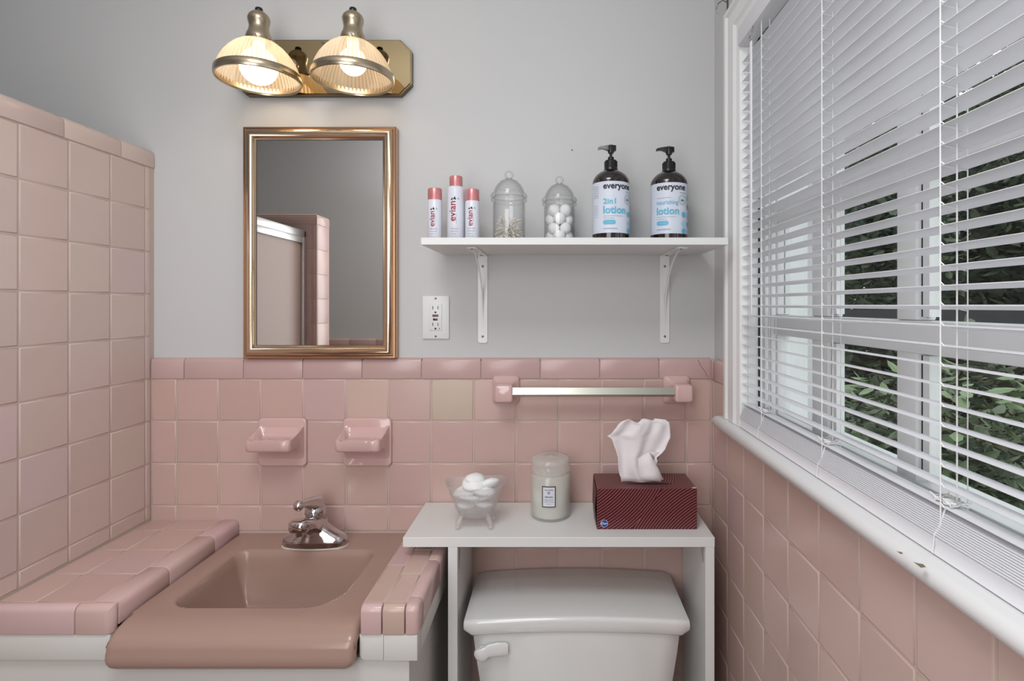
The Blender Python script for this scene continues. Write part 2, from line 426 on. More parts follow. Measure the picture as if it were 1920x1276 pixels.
# stool
outl = [(.372, -.112), (.375, -.106), (.3985, -.106), (.3985, -.2405), (.470, -.2405), (.470, -1.2495), (.3985, -1.2495), (.3985, -1.385), (.372, -1.385)]
def rounded_stool():
    rings = []
    for t in range(9):
        a = -pi/2+pi*t/8; off = .0135*(1-cos(a)); z = 1.1065+.0135*sin(a)
        ring = []
        for (x, y) in outl:
            xx = x+(off if x < .39 else 0); yy = y
            if y > -.12: yy = y-off
            ring.append((xx, yy, z))
        rings.append(ring)
    return loft(rings)
stool = struct(mk('trim_4', rounded_stool(), M['white_trim'], None, 40))
for (px, py, s) in ((1687, 1035, .0035), (1724, 1058, .006)):
    Z = (1.38-1.1203)*1015/(py-572); x = (px-1040)*Z/1015; y = Z-1.395
    mk('paint_chip', ([(x-s*.4, y+s, 1.1204), (x-s*.5, y-s*1.1, 1.1204), (x+s*.5, y-s*.9, 1.1204), (x+s*.7, y+s*.2, 1.1204), (x+s*.1, y+s*.4, 1.1204)], [(0, 1, 2, 3, 4)]), M['chip'], stool)
# jamb, sill, head of the window
win = struct(mk('window_1', join(box(.4125, .540, -.2279, -.240, 1.1205, 1.968), box(.4125, .540, -1.2619, -1.250, 1.1205, 1.968), box(.4125, .540, -1.2619, -.2279, 1.968, 1.9815),
                                 box(.4705, .60, -1.2495, -.2405, 1.093, 1.118)), M['white_trim']))
mk('track', join(box(.434, .4375, -.2403, -.2418, 1.1205, 1.967)), M['dark'], win)
mk('stop_moulding', join(rbox(.446, .455, -.2403, -.2465, 1.1205, 1.967), rbox(.458, .468, -.2403, -.250, 1.1205, 1.967)), M['white_trim'], win)
XG = .484
def vbar(y0, y1, z0, z1, name='sash_bar'):
    return mk(name, join(rbox(.470, .498, y1, y0, z0, z1, r=.003)), M['white_trim'], win, 40)
vb = [(-.2405, -.252), (-.405, -.462), (-.650, -.690), (-.885, -.930), (-1.12, -1.165), (-1.235, -1.2495)]
for i, (a, b) in enumerate(vb):
    vbar(a, b, 1.1185, 1.335); vbar(a, b, 1.36, 1.9675)
    if 0 < i < 5:
        for zz in ((1.16, 1.315), (1.365, 1.545), (1.59, 1.94)):
            mk('glazing_strip', box(.478, .492, b-.0145, b-.0015, *zz), M['outlet'], win)
            mk('crack', box(.4775, .488, b-.0022, b-.0003, *zz), M['dark'], win)
def hbar(z0, z1, x0=.468, x1=.500): return mk('sash_rail', rbox(x0, x1, -1.2493, -.2407, z0, z1, r=.003), M['white_trim'], win, 40)
hbar(1.1183, 1.152); hbar(1.318, 1.360, .464, .502); hbar(1.550, 1.584); hbar(1.94, 1.9678)
for (a, b) in zip(vb, vb[1:]):
    for z0, z1 in ((1.152, 1.318), (1.36, 1.55), (1.584, 1.94)):
        mk('pane', box(XG, XG+.003, b[0], a[1], z0, z1), M['pane'], win)

# ------------------------------------------------------------------ blind
bl = thing('window_blind', (.41, -.745, 1.1203), 'white horizontal mini blind covering the window on the right wall', 'blind')
mk('headrail', rbox(.389, .421, -1.2475, -.2425, 1.930, 1.9675, r=.002), M['slat'], bl)
def slatmesh():
    W_, n = .0270, 8; top = []; bot = []
    for i in range(n+1):
        t = i/n-.5; x = t*W_; z = .0022*(1-(2*t)**2)-.0040*(t+.5)
        top.append((x, z+.0003)); bot.append((x, z-.0003))
    poly = top+bot[::-1]
    return loft([[(p[0], -.5025, p[1]) for p in poly], [(p[0], .5025, p[1]) for p in poly]])
s0 = mk('slat', slatmesh(), M['slat'], bl, 60, local=True)
SX = .4125; base = Vector((SX, -.745, 1.1726)); s0.location = base-wpos(bl)
NS = 36
for k in range(1, NS):
    c = s0.copy(); COL.objects.link(c); c.parent = bl; c.location = Vector((SX, -.745, 1.1726+.0207*k))-wpos(bl)
    if 1.1726+.0207*k > 1.925: bpy.data.objects.remove(c); break
for k in range(11):
    c = s0.copy(); COL.objects.link(c); c.parent = bl; c.rotation_euler = (0, radians(-8), 0)
    c.location = Vector((.4060+.0009*k, -.745, 1.1445+.0021*k))-wpos(bl)
bp = [(.394, 1.122), (.398, 1.1205), (.420, 1.1205), (.424, 1.124), (.424, 1.136), (.420, 1.141), (.398, 1.1425), (.394, 1.139), (.396, 1.131)]
mk('bottom_rail', prism(bp, 'y', -1.2475, -.243), M['slat'], bl, 40)
LY = [-.352, -.588, -.836, -1.08]
for y in LY:
    mk('ladder_cord', join(tube([(.3985, y, 1.142), (.3982, y, 1.6), (.3985, y, 1.931)], .0008, 6)), M['cord'], bl)
    mk('ladder_cord', join(tube([(.4265, y, 1.145), (.4265, y, 1.931)], .0006, 6)), M['cord'], bl)
    mk('lift_cord', join(tube([(.4125, y-.004, 1.145), (.4125, y-.004, 1.931)], .0008, 6)), M['cord'], bl)
    rg = []
    for k in range(NS):
        z = 1.1726+.0207*k
        if z < 1.925: rg.append(tube([(.3988, y, z+.0002), (.4265, y+.001, z-.0055)], .0004, 4)); rg.append(tube([(.3982, y, z+.004), (.3995, y-.004, z)], .0007, 4))
    o = mk('ladder_rungs', join(*rg), M['cord'], bl); o['kind'] = 'stuff'
    # gathered loops of cord on the stack
    rnd = random.Random(int(-y*1000)); pts = []
    for i in range(70):
        a = i*.9; q = .016*(.4+.6*abs(sin(i*.37)))
        pts.append((.411+.012*sin(a*1.3+1)*.8, y+.004+q*cos(a)*1.1, 1.1730+.004*abs(sin(i*1.7))+.002*(i % 5)/2))
    mk('cord_knot', tube(pts, .0009, 5), M['cord'], bl, 60)
    mk('cord_tail', tube([(.404, y, 1.172), (.3975, y+.001, 1.150), (.3932, y+.002, 1.142), (.3932, y+.004, 1.1225)], .0009, 5), M['cord'], bl)
wd = mk('tilt_wand', join(rbox(.3855, .3885, -.3315, -.3235, 1.363, 1.900, r=.001)), M['slat'], bl)
mk('wand_hook', tube([(.387, -.3275, 1.898), (.384, -.3275, 1.906), (.387, -.3275, 1.916), (.3925, -.3275, 1.936)], .0011, 6), M['screw'], wd)

# ------------------------------------------------------------------ things on the back wall: mirror
mx0, mx1, mz0, mz1 = -.788, -.4015, 1.2457, 1.831
mir = thing('wall_mirror', (-.595, -.001, 1.2457), 'rectangular wall mirror in a rounded champagne gold metal frame', 'mirror')
# frame profile: (inset from outer edge, y)
fp = [(0, -.0145, 0), (0, -.026, 0), (.003, -.029, 0), (.006, -.028, 1), (.008, -.031, 1), (.012, -.0345, 1), (.018, -.0355, 1), (.024, -.0335, 1), (.0275, -.030, 1), (.030, -.026, 1), (.0325, -.024, 1)]
def frame_loop(pr, x0, x1, z0, z1):
    V, F = [], []
    for e, y in pr:
        V += [(x0+e, y, z0+e), (x1-e, y, z0+e), (x1-e, y, z1-e), (x0+e, y, z1-e)]
    for i in range(len(pr)-1):
        for j in range(4): F.append((i*4+j, i*4+(j+1) % 4, i*4+4+(j+1) % 4, i*4+4+j))
    return V, F
mk('outer_edge', frame_loop([(0, -.0005), (0, -.026), (.002, -.0285), (.0055, -.0285), (.007, -.027)], mx0, mx1, mz0, mz1), M['frame_copper'], mir, 25)
inner = [(.0065, -.027)]+[(.0175-.0105*cos(a), -.027-.010*sin(a)) for a in [pi*k/12 for k in range(1, 12)]]+[(.0285, -.026), (.0325, -.0245)]
mk('frame', frame_loop(inner, mx0, mx1, mz0, mz1), M['frame_gold'], mir, 50)
mk('mirror_glass', box(mx0+.030, mx1-.030, -.0235, -.010, mz0+.028, mz1-.028), M['mirror'], mir, 0)
mk('inner_lip', frame_loop([(.0325, -.0245), (.0335, -.0242), (.0335, -.0236)], mx0, mx1, mz0, mz1), M['dark'], mir, 20)

# ------------------------------------------------------------------ vanity light
vl = thing('vanity_light', (-.588, 0, 1.98), 'two-shade brass vanity light on a mirrored plate above the mirror', 'wall lamp')
def octo(x0, x1, z0, z1, c): return [(x0+c, z0), (x1-c, z0), (x1, z0+c), (x1, z1-c), (x1-c, z1), (x0+c, z1), (x0, z1-c), (x0, z0+c)]
px0, px1, pz0, pz1 = -.812, -.364, 1.914, 2.054
mk('back_plate', prism(octo(px0, px1, pz0, pz1, .028), 'y', -.0190, -.0005), mat('plate_edge_brass', S(120, 106, 84), .3, 1), vl, 20)
mk('plate_mirror', prism(octo(px0+.003, px1-.003, pz0+.003, pz1-.003, .027), 'y', -.0220, -.0192), M['brass_mirror'], vl, 20)
mk('plate_screw', lathe([(.001, 0), (.0025, 0), (.0025, .003), (.001, .004)], 0, 0, 10), M['screw'], vl, local=True)
bpy.data.objects['plate_screw'].rotation_euler = (pi/2, 0, 0); bpy.data.objects['plate_screw'].location = Vector((-.588, -.022, 2.044))-wpos(vl)
def ribbed(prof, cx, cy, n=264, ribs=60, amp=.02):
    rings = []
    for r, z, k in prof:
        rings.append([(cx+r*(1+k*amp*cos(ribs*2*pi*i/n))*cos(2*pi*i/n), cy+r*(1+k*amp*cos(ribs*2*pi*i/n))*sin(2*pi*i/n), z) for i in range(n)])
    return loft(rings, True, False, False)
KF = 1.275/1.208
zf = lambda z: 1.38+(z-1.38)*KF
def lz(prof, sx, sy, n, c0=True, c1=True): return lathe([(r*KF, zf(z)) for r, z in prof], sx, sy, n, c0, c1)
for i, (sx, ax, br, bz) in enumerate(((-.6966, -.668, .0415, 1.912), (-.475, -.462, .031, 1.9225))):
    sy = -.120
    mk('arm', tube([(ax, -.0225, 1.988), (ax, -.0226, 1.988), (ax, -.027, 1.988), (ax-.001, -.031, 1.989), (ax-.004, -.045, 1.996), (ax+(sx-ax)*.6, -.075, 2.016), (sx+.004, -.102, 2.026)], [.015, .017, .016, .0065, .0065, .0065, .0065], 14), M['brass'], vl)
    so = mk('socket_cup', lz([(.026, 1.966), (.0275, 1.972), (.0255, 1.982), (.0215, 1.990), (.020, 2.001), (.0225, 2.011), (.0235, 2.018), (.021, 2.025), (.015, 2.031), (.010, 2.034)], sx, sy, 32), M['brass'], vl, 50)
    mk('switch_knob', lz([(.0075, 2.033), (.0085, 2.037), (.0075, 2.042), (.004, 2.044)], sx, sy, 16), M['black'], so, 50)
    for q0, q1 in (((-.027, -.008), (-.038, -.012)), ((.027, .01), (.038, .014)), ((.008, -.027), (.010, -.038))):
        mk('thumb_screw', tube([(sx+q0[0], sy+q0[1], zf(1.970)), (sx+q1[0], sy+q1[1], zf(1.968))], [.0015, .003], 8), M['screw'], so)
    pf = [(.0245, 1.968, .3), (.028, 1.9665, .6), (.040, 1.961, 1), (.052, 1.952, 1), (.062, 1.941, 1), (.071, 1.928, 1), (.078, 1.914, 1), (.083, 1.900, 1), (.0855, 1.889, .5)]
    rb = ribbed([(r*KF, zf(z), k) for r, z, k in pf], 0, 0)
    sh = mk('glass_shade', ([(p[0], p[1], p[2]-zf(1.886)) for p in rb[0]], rb[1]), M['shade'], vl, 80, origin=(sx, sy, zf(1.886)), local=True)
    mk('rim_band', lz([(.0850, 1.884), (.0845, 1.896), (.0868, 1.8975), (.0885, 1.895), (.0888, 1.884), (.0875, 1.880), (.0845, 1.8795), (.0835, 1.882), (.0850, 1.884)], sx, sy, 72, False, False), M['brass'], sh, 40)
    mk('bulb', join(sphere((sx, sy, zf(bz)), br, 28, 18), lathe([(.013, zf(bz)+br*.85), (.013, zf(1.965))], sx, sy, 16)), M['bulb'], vl, 60)

# ------------------------------------------------------------------ wall shelf + brackets
sh = thing('wall_shelf', (.043, 0, 1.507), 'white wall shelf on two metal brackets holding jars and bottles', 'shelf')
SZ = 1.525
mk('shelf_board', rbox(-.2865, .372, -.236, -.0005, 1.5095, SZ, r=.0008, seg=1), M['white_board'], sh)
def screw(x, y, z, axis, parent, r=.0033):
    v, f = lathe([(r, 0), (r*.85, .0012), (r*.3, .0018)], 0, 0, 10)
    if axis == 'y': v = [(p[0]+x, y-p[2], p[1]+z) for p in v]
    elif axis == '-z': v = [(p[0]+x, p[1]+y, z-p[2]) for p in v]
    elif axis == '-x': v = [(x-p[2], p[1]+y, z+p[0]) for p in v]
    else: v = [(p[0]+x, p[1]+y, z+p[2]) for p in v]
    return mk('screw', (v, f), M['screw'], parent)
def bracket(x):
    b = mk('bracket', join(rbox(x-.0125, x+.0125, -.004, -.0005, 1.283, 1.509, r=.0007, seg=1, R=.006, big=lambda m, d: abs(d.y) > .9 and m.z < 1.284),
                       rbox(x-.0125, x+.0125, -.195, -.0042, 1.506, 1.5094, r=.0007, seg=1, R=.006, big=lambda m, d: abs(d.z) > .9 and m.y < -.19)), M['white_trim'], sh)
    rings = []
    for k in range(17):
        t = k/16; y = -.0045-.172*t**2.6; z = 1.312+.194*(1-(1-t)**1.35)
        rings.append([(x-.0018, y, z), (x+.0018, y, z), (x+.0018, y+.010*(1-t)+.004, z), (x-.0018, y+.010*(1-t)+.004, z)])
        if rings[-1][2][1] > -.0041: rings[-1][2] = (x+.0018, -.0041, z); rings[-1][3] = (x-.0018, -.0041, z)
    mk('brace', loft(rings), M['white_trim'], b, 50)
    for zz in (1.300, 1.480): screw(x, -.004, zz, 'y', b)
    screw(x, -.185, 1.506, '-z', b); screw(x, -.03, 1.506, '-z', b)
bracket(-.185); bracket(.283)

# ------------------------------------------------------------------ spray cans
def can(name, x, y, r, h, label, caph, big=False):
    z = SZ+.0002
    t = thing(name, (x, y, z), label, 'spray can', 'mineral water spray cans on the shelf')
    if big:
        mk('can_body', lathe([(r*.9, z), (r, z+.002), (r, z+h-caph-.008), (r*.94, z+h-caph-.0035), (r*.76, z+h-caph)], x, y, 32), M['can'], t, 50)
        mk('cap', lathe([(r*.74, z+h-caph), (r*.74, z+h-.003), (r*.69, z+h)], x, y, 32), M['can_pink'], t, 50)
    else:
        mk('can_body', lathe([(r*.9, z), (r, z+.002), (r, z+h-caph-.001), (r*.96, z+h-caph)], x, y, 32), M['can'], t, 50)
        mk('cap', lathe([(r*.97, z+h-caph), (r*.97, z+h-.003), (r*.90, z+h)], x, y, 32), M['can_pink'], t, 50)
    R = r+.0007; fn = cyl(x, y, R)
    th = textgeo('evian', .012)
    L = .047 if big else .036
    mk('lettering', place2d(th, fn, w=L, ox=.0015+.001, oy=z+.040+(.012 if big else .0), rot=True), M['red_ink'], t, 0)
    top = z+.040+(.012 if big else 0)+L+.003; q = 1.2 if big else 1
    tri = [([(-.008*q, top), (-.0035*q, top), (-.0040*q, top+.0055*q)], [(0, 1, 2)]), ([(-.003*q, top+.002), (.0035*q, top), (.001*q, top+.007*q)], [(0, 1, 2)]), ([(.006*q, top+.004), (.0095*q, top), (.0075*q, top+.005)], [(0, 1, 2)])]
    mk('mountain_mark', join(*[map2d(a, fn) for a in tri]), M['label_grey'] if False else M['fence'], t, 0)
    ln = [rect2d(-.010, .010, z+.034, z+.0352, 6), rect2d(-.010, .008, z+.028, z+.029, 6), rect2d(-.010, .004, z+.022, z+.0228, 5), rect2d(-.010, .006, z+.016, z+.0166, 5), rect2d(.0042, .0047, z+.045, z+.070, 1)]
    mk('small_print', join(*[map2d(a, fn) for a in ln]), M['label_grey'], t, 0)
can('spray_can', -.2853, -.105, .0172, .132, 'small pink-capped spray can at the left end of the shelf', .0275)
can('spray_can', -.2350, -.105, .0210, .161, 'tallest pink-capped spray can in the middle of the three', .0245, True)
can('spray_can', -.1945, -.115, .0168, .1275, 'small pink-capped spray can beside the jar of cotton swabs', .0275)

# ------------------------------------------------------------------ glass jars
def jar(x, y, label, name='glass_jar'):
    z = SZ+.0002; t = thing(name, (x, y, z), label, 'jar', 'apothecary jars on the shelf'); R = .0378
    mk('jar_body', lathe([(.001, .0), (R-.002, 0), (R, .003), (R, .088), (R-.001, .094), (R+.0030, .098), (R+.0050, .101), (R+.0030, .104), (R-.001, .107),
                          (R-.0035, .104), (R-.003, .094), (R-.0025, .006), (.001, .004)], x, y, 48, z0=z), M['glass'], t, 50)
    ld = mk('jar_lid', lathe([(R-.004, .1075), (R+.0045, .1075), (R+.0055, .111), (R+.0025, .116), (R-.001, .1175), (R-.004, .127), (R-.010, .137), (R-.018, .1455), (R-.027, .150), (.006, .1515), (.0055, .154),
                          (.0055, .1505), (R-.028, .148), (R-.019, .1430), (R-.011, .134), (R-.005, .122), (R-.004, .1075)], x, y, 48, False, False, z0=z), M['glass'], t, 50)
    mk('lid_knob', join(sphere((x, y, z+.1595), .0105, 24, 14, sz=.95)), M['glass'], ld, 60)
    return t
jar(-.1070, -.125, 'clear glass apothecary jar holding cotton swabs')
jar(.0117, -.073, 'clear glass apothecary jar filled with cotton balls')
# swabs
sv = join(tube([(0, 0, -.036), (0, 0, .036)], .0011, 6), sphere((0, 0, -.036), .0024, 8, 6, sz=2.2), sphere((0, 0, .036), .0024, 8, 6, sz=2.2))
rnd = random.Random(3); sw0 = None
for k in range(34):
    if sw0 is None:
        c = mk('cotton_swab', sv, M['stick'], None, 60); sw0 = c
    else: c = sw0.copy(); COL.objects.link(c)
    tag(c, 'white cotton swab lying in the glass jar', 'cotton swab', 'cotton swabs in the jar')
    a = rnd.uniform(0, 2*pi); til = radians(rnd.uniform(55, 76)); d = Vector((sin(til)*cos(a), sin(til)*sin(a), cos(til)))
    zc = SZ+.006+.041*abs(d.z)+.0004*k
    off = rnd.uniform(-.006, .006)
    ctr = Vector((-.107+off*sin(a)-d.x*.002, -.125-off*cos(a)-d.y*.002, zc))
    ln = .031/max(.3, sin(til)); c.scale = (1, 1, min(1, ln/.040))
    c.location = ctr; c.rotation_euler = d.to_track_quat('Z', 'Y').to_euler()
rnd = random.Random(5); n = 0
for lay in range(4):
    for k in range(4):
        a = k*pi/2+lay*.8; rr = .0200
        g = sphere((0, 0, 0), .0142, 20, 14, jit=.035, seed=lay*7+k)
        p = (.0117+rr*cos(a), -.073+rr*sin(a), SZ+.019+lay*.0215+rnd.uniform(0, .003))
        o = mk('cotton_ball', ([(q[0]+p[0], q[1]+p[1], q[2]+p[2]) for q in g[0]], g[1]), M['cotton'], None, 60, origin=p)
        tag(o, 'white cotton ball inside the glass jar', 'cotton ball', 'cotton balls in the jar')

# ------------------------------------------------------------------ lotion bottles
def bottle(x, y, dth, label, title, nour):
    z = SZ+.0002; R = .0440
    t = thing('lotion_bottle', (x, y, z), label, 'bottle')
    mk('bottle_body', lathe([(R-.004, 0), (R-.001, .001), (R, .005), (R, .146), (R-.0015, .152), (R-.006, .160), (R-.013, .167), (R-.022, .1725), (.0165, .1755), (.0145, .177)], x, y, 48, z0=z), M['amber'], t, 50)
    lb = mk('paper_label', loft([[cyl(x, y, R+.0003)((R+.0003)*(2*pi*k/72), z+h) for k in range(72)] for h in (.022, .141)], True, False, False), M['label_w'], t, 60)
    cl = mk('pump_collar', join(lathe([(.0165, .1745), (.0168, .178), (.0152, .181), (.0150, .196), (.0135, .199), (.0075, .201), (.0072, .207), (.004, .2085)], x, y, 28, z0=z),
                                *[tube([(x+.0152*cos(a), y+.0152*sin(a), z+.182), (x+.0152*cos(a), y+.0152*sin(a), z+.196)], .0006, 5) for a in [2*pi*k/28 for k in range(28)]]), M['black'], t, 40)
    mk('pump_stem', lathe([(.0035, .205), (.0035, .224)], x, y, 14, z0=z), M['black'], t)
    rings = []
    for (u, w_, h0, h1) in ((.012, .0055, .2225, .2345), (.002, .0075, .2215, .2352), (-.008, .0065, .2235, .2350), (-.018, .0045, .2270, .2340), (-.026, .0036, .2265, .2325), (-.031, .0032, .2245, .2300)):
        rings.append([(x+u, y-w_, z+h0), (x+u, y+w_, z+h0), (x+u, y+w_*.8, z+h1), (x+u, y-w_*.8, z+h1)])
    mk('pump_nozzle', join(loft(rings), lathe([(.0068, .2165), (.0080, .2220), (.0080, .2335), (.006, .2357)], x, y, 20, z0=z)), M['black'], t, 40)
    fn = cyl(x, y, R+.0013, dth)
    mk('brand_lettering', place2d(textgeo('everyone', .024), fn, w=.0735, oy=z+.1240, h=.0200), M['label_k'], t, 0)
    mk('small_print', join(place2d(textgeo('for every body'), fn, w=.020, ox=.057, oy=z+.1165)), M['label_k'], t, 0)
    if nour:
        a = place2d(textgeo('nourishing', .008), fn, w=.0525, oy=z+.090, h=.0145)
        b = place2d(textgeo('lotion', .025), fn, w=.0545, oy=z+.067, h=.0235)
    else:
        a = place2d(textgeo('2in1', .02), fn, w=.0300, oy=z+.089, h=.0175)
        b = place2d(textgeo('lotion', .025), fn, w=.0560, oy=z+.067, h=.0240)
    mk('title_lettering', join(a, b), M['label_b'], t, 0)
    zc = z+.0465
    pill = join(map2d(rect2d(.0045, .0245, zc-.005, zc+.005, 8), fn), map2d(disc2d(.0047, zc, .005), fn), map2d(disc2d(.0243, zc, .005), fn))
    mk('pill_mark', pill, M['label_b'], t, 0)
    fn2 = cyl(x, y, R+.0017, dth)
    mk('pill_text', place2d(textgeo('unscented'), fn2, w=.0190, ox=.0050, oy=zc-.0016), M['label_lb'], t, 0)
    ln = [rect2d(0, .048, z+.0605, z+.0612, 12), rect2d(0, .026, z+.0555, z+.0562, 8), rect2d(0, .034, z+.0310, z+.0325, 8)]
    if nour: ln += [rect2d(0, .036, z+.105, z+.1058, 8)]
    else: ln += [rect2d(-.030, -.012, z+.130-.005*k, z+.1308-.005*k, 5) for k in range(6)]+[rect2d(-.030, -.014, z+.085-.005*k, z+.0856-.005*k, 5) for k in range(6)]
    mk('fine_lines', join(*[map2d(a, fn) for a in ln]), M['label_grey'], t, 0)
    sc = (.0645, z+.101)
    mk('seal_ring', join(map2d(disc2d(*sc, .0115, 28, .0106), fn), map2d(disc2d(*sc, .0083, 28, .0079), fn)), M['label_grey'], t, 0)
    def leaf(a, L=.0062):
        c_, s_ = cos(a), sin(a); P = [(0, 0), (L*.4, L*.26), (L, 0), (L*.4, -L*.26)]
        return [(sc[0]+p[0]*c_-p[1]*s_, sc[1]-.003+p[0]*s_+p[1]*c_) for p in P], [(0, 1, 2, 3)]
    mk('leaf_mark', join(*[map2d(leaf(radians(a)), fn2) for a in (90, 25, 155)]), M['label_g'], t, 0)
    dots = [(.0685, .0665, 0), (.0685, .0455, 1), (.0685, .0285, 0), (.0885, .108, 1), (.0885, .0865, 0), (.0885, .066, 1), (.0885, .0455, 0), (.0885, .0285, 1)]
    mk('blue_dots', join(*[map2d(disc2d(u, z+v, .0068, 22), fn) for u, v, k in dots if not k]), M['label_b'], t, 0)
    mk('light_blue_dots', join(*[map2d(disc2d(u, z+v, .0068, 22), fn) for u, v, k in dots if k]), M['label_lb'], t, 0)
bottle(.1340, -.1050, radians(-29), 'dark pump bottle lettered 2in1 lotion beside the cotton ball jar', '2in1', False)
bottle(.2750, -.0920, radians(-50), 'dark pump bottle lettered nourishing lotion at the right end of the shelf', '', True)

# ------------------------------------------------------------------ outlet
ot = thing('wall_outlet', (-.305, 0, 1.349), 'white GFCI wall outlet plate beneath the left end of the shelf', 'outlet')
ox, oz = -.3053, 1.349
mk('cover_plate', rbox(ox-.0345, ox+.0345, -.006, -.0004, oz-.0555, oz+.0555, r=.0025), M['outlet'], ot)
mk('receptacle', rbox(ox-.0165, ox+.0165, -.0085, -.005, oz-.0335, oz+.0335, r=.001), M['outlet'], ot)
for dz in (.021, -.021):
    mk('socket_slots', join(box(ox-.0075, ox-.0058, -.0088, -.0080, oz+dz-.0005, oz+dz+.0075), box(ox+.0055, ox+.0072, -.0088, -.0080, oz+dz-.0005, oz+dz+.0075), ([(p[0]*.0026+ox, -.0088, p[1]*.0026+oz+dz-.008) for p in [(cos(a*pi/4), sin(a*pi/4)) for a in range(8)]], [tuple(range(8))])), M['dark'], ot, 0)
mk('reset_button', rbox(ox-.0075, ox+.0075, -.0098, -.008, oz+.0015, oz+.0075, r=.0004), M['brown'], ot)
mk('test_button', rbox(ox-.006, ox+.0055, -.0098, -.008, oz-.0080, oz-.0025, r=.0004), M['black'], ot)
mk('indicator', rbox(ox+.0085, ox+.0108, -.0090, -.008, oz-.0300, oz-.0278, r=.0003), M['dark'], ot)
for dz in (.0485, -.0485): screw(ox, -.006, oz+dz, 'y', ot, .0028)

# nail in the wall
o = mk('nail', tube([(.0447, -.003, 1.7795), (.045, -.0002, 1.7800)], .0014, 8), M['dark'], None, 60, origin=(.045, -.0002, 1.78)); tag(o, 'small dark nail stuck in the bare wall above the shelf', 'nail')
# wire hook by the casing
hk = tube([(.4118, -.105, 2.10), (.400, -.108, 2.105), (.388, -.112, 2.095), (.382, -.114, 2.080), (.388, -.113, 2.070)], .0011, 6)
o = mk('wire_hook', join(hk, box(.4085, .4118, -.112, -.108, 2.055, 2.112)), M['screw'], None, 40, origin=(.4118, -.11, 2.08)); tag(o, 'thin metal curtain hook beside the top of the window casing', 'hook')

# ------------------------------------------------------------------ towel bar
tb = thing('towel_bar', (.095, -.012, 1.165), 'aluminium towel bar between two pink ceramic posts', 'towel bar')
def tpost(cx, cxf):
    rings = []
    def rr(cx, cz, a, b, y, r=.008):
        pts = []
        for qx, qz, s in ((1, 1, 0), (-1, 1, 1), (-1, -1, 2), (1, -1, 3)):
            for k in range(4):
                t = s*pi/2+k*pi/6; pts.append((cx+qx*(a-r)+r*cos(t), y, cz+qz*(b-r)+r*sin(t)))
        return pts
    for f, a, b, y, r in ((0, .0335, .0345, -.0125, .008), (0, .0345, .0355, -.016, .009), (0, .034, .035, -.020, .010), (.1, .0315, .0325, -.0235, .010), (.4, .0255, .027, -.028, .009), (.8, .0222, .0225, -.036, .008), (1, .0215, .0215, -.048, .007), (1, .0215, .0212, -.074, .006), (1, .0200, .0197, -.0765, .006), (1, .017, .0167, -.078, .005)):
        rings.append(rr(cx+(cxf-cx)*f, 1.166-.002*f, a, b, y, r))
    return loft(rings)
mk('post', tpost(-.1240, -.1245), M['ceramic_pink'], tb, 50); mk('post', tpost(.3100, .3160), M['ceramic_pink'], tb, 50)
a = radians(27); s = .0175; c0 = (-.062, 1.166)
sq = [(c0[0]+s*.7071*cos(pi/4+k*pi/2-a), c0[1]+s*.7071*sin(pi/4+k*pi/2-a)) for k in range(4)]
mk('bar', prism(sq, 'x', -.104, .296), M['steel'], tb, 20)

# ------------------------------------------------------------------ soap dishes
def soap(cx, label, ridge):
    t = thing('soap_dish', (cx, -.012, 1.032), label, 'soap dish')
    a = .061; z0, z1 = .9715, 1.0935
    pl = rbox(cx-a, cx+a, -.0215, -.0125, z0, z1, r=.0035, seg=3, R=.011, big=lambda m, d: abs(d.y) > .9)
    mk('dish_plate', pl, M['ceramic_pink'], t, 60)
    ny, nx = 18, 20; Y0, Y1 = -.019, -.0975; top = []; bot = []
    for j in range(ny+1):
        v = j/ny; y = Y0+(Y1-Y0)*v
        # half width with rounded front corners
        d = max(0, (Y1+.014)-y); hw = (.0545+.002*(1-v))-(.014-sqrt(max(0, .014**2-d*d)) if d > 0 else 0)
        rim = 1.0592+.021*(1-v)**2.0-.001*v
        und = 1.0255-.040*(1-v)**5
        edge = max(0, (v-.90)/.10); rim -= .005*edge**2; und += .006*edge**2
        rt, rb = [], []
        for i in range(nx+1):
            u = -1+2*i/nx; x = cx+u*hw
            m_ = min(1, max(0, (1-abs(u))/.22)); m_ = m_*m_*(3-2*m_)
            mf = min(1, max(0, (1-v)/.17)); mf = mf*mf*(3-2*mf)
            dip = m_*mf*((rim-1.045) if v > .12 else (rim-1.045)*v/.12)
            zt = rim-dip+(ridge*.003*m_*mf*max(0, sin(u*9))*(1 if v > .3 else 0))
            e2 = max(0, (abs(u)-.92)/.08); zt -= .004*e2**2
            rt.append((x, y, zt)); rb.append((x, y, und+.004*e2**2))
        top.append(rt); bot.append(rb)
    V = [p for r in top for p in r]+[p for r in bot for p in r]; n = nx+1; N2 = n*(ny+1); F = []
    for j in range(ny):
        for i in range(nx):
            q = j*n+i; F.append((q, q+n, q+n+1, q+1)); F.append((N2+q, N2+q+1, N2+q+n+1, N2+q+n))
    for j in range(ny):
        q = j*n; F.append((q, N2+q, N2+q+n, q+n)); q += nx; F.append((q, q+n, N2+q+n, N2+q))
    for i in range(nx): q = ny*n+i; F.append((q, N2+q, N2+q+1, q+1))
    mk('tray', (V, F), M['ceramic_pink'], t, 60)
soap(-.692, 'pink ceramic soap dish with ridged tray, the one nearer the tiled partition', 1)
soap(-.476, 'pink ceramic soap dish with plain hollow and a chipped front edge', 0)
o = mk('chip', ([(-.4555, -.0977, 1.0545), (-.4485, -.0977, 1.055), (-.4500, -.0977, 1.0505), (-.4530, -.0978, 1.0495)], [(0, 1, 2, 3)]), M['wax'], bpy.data.objects['soap_dish.001'])

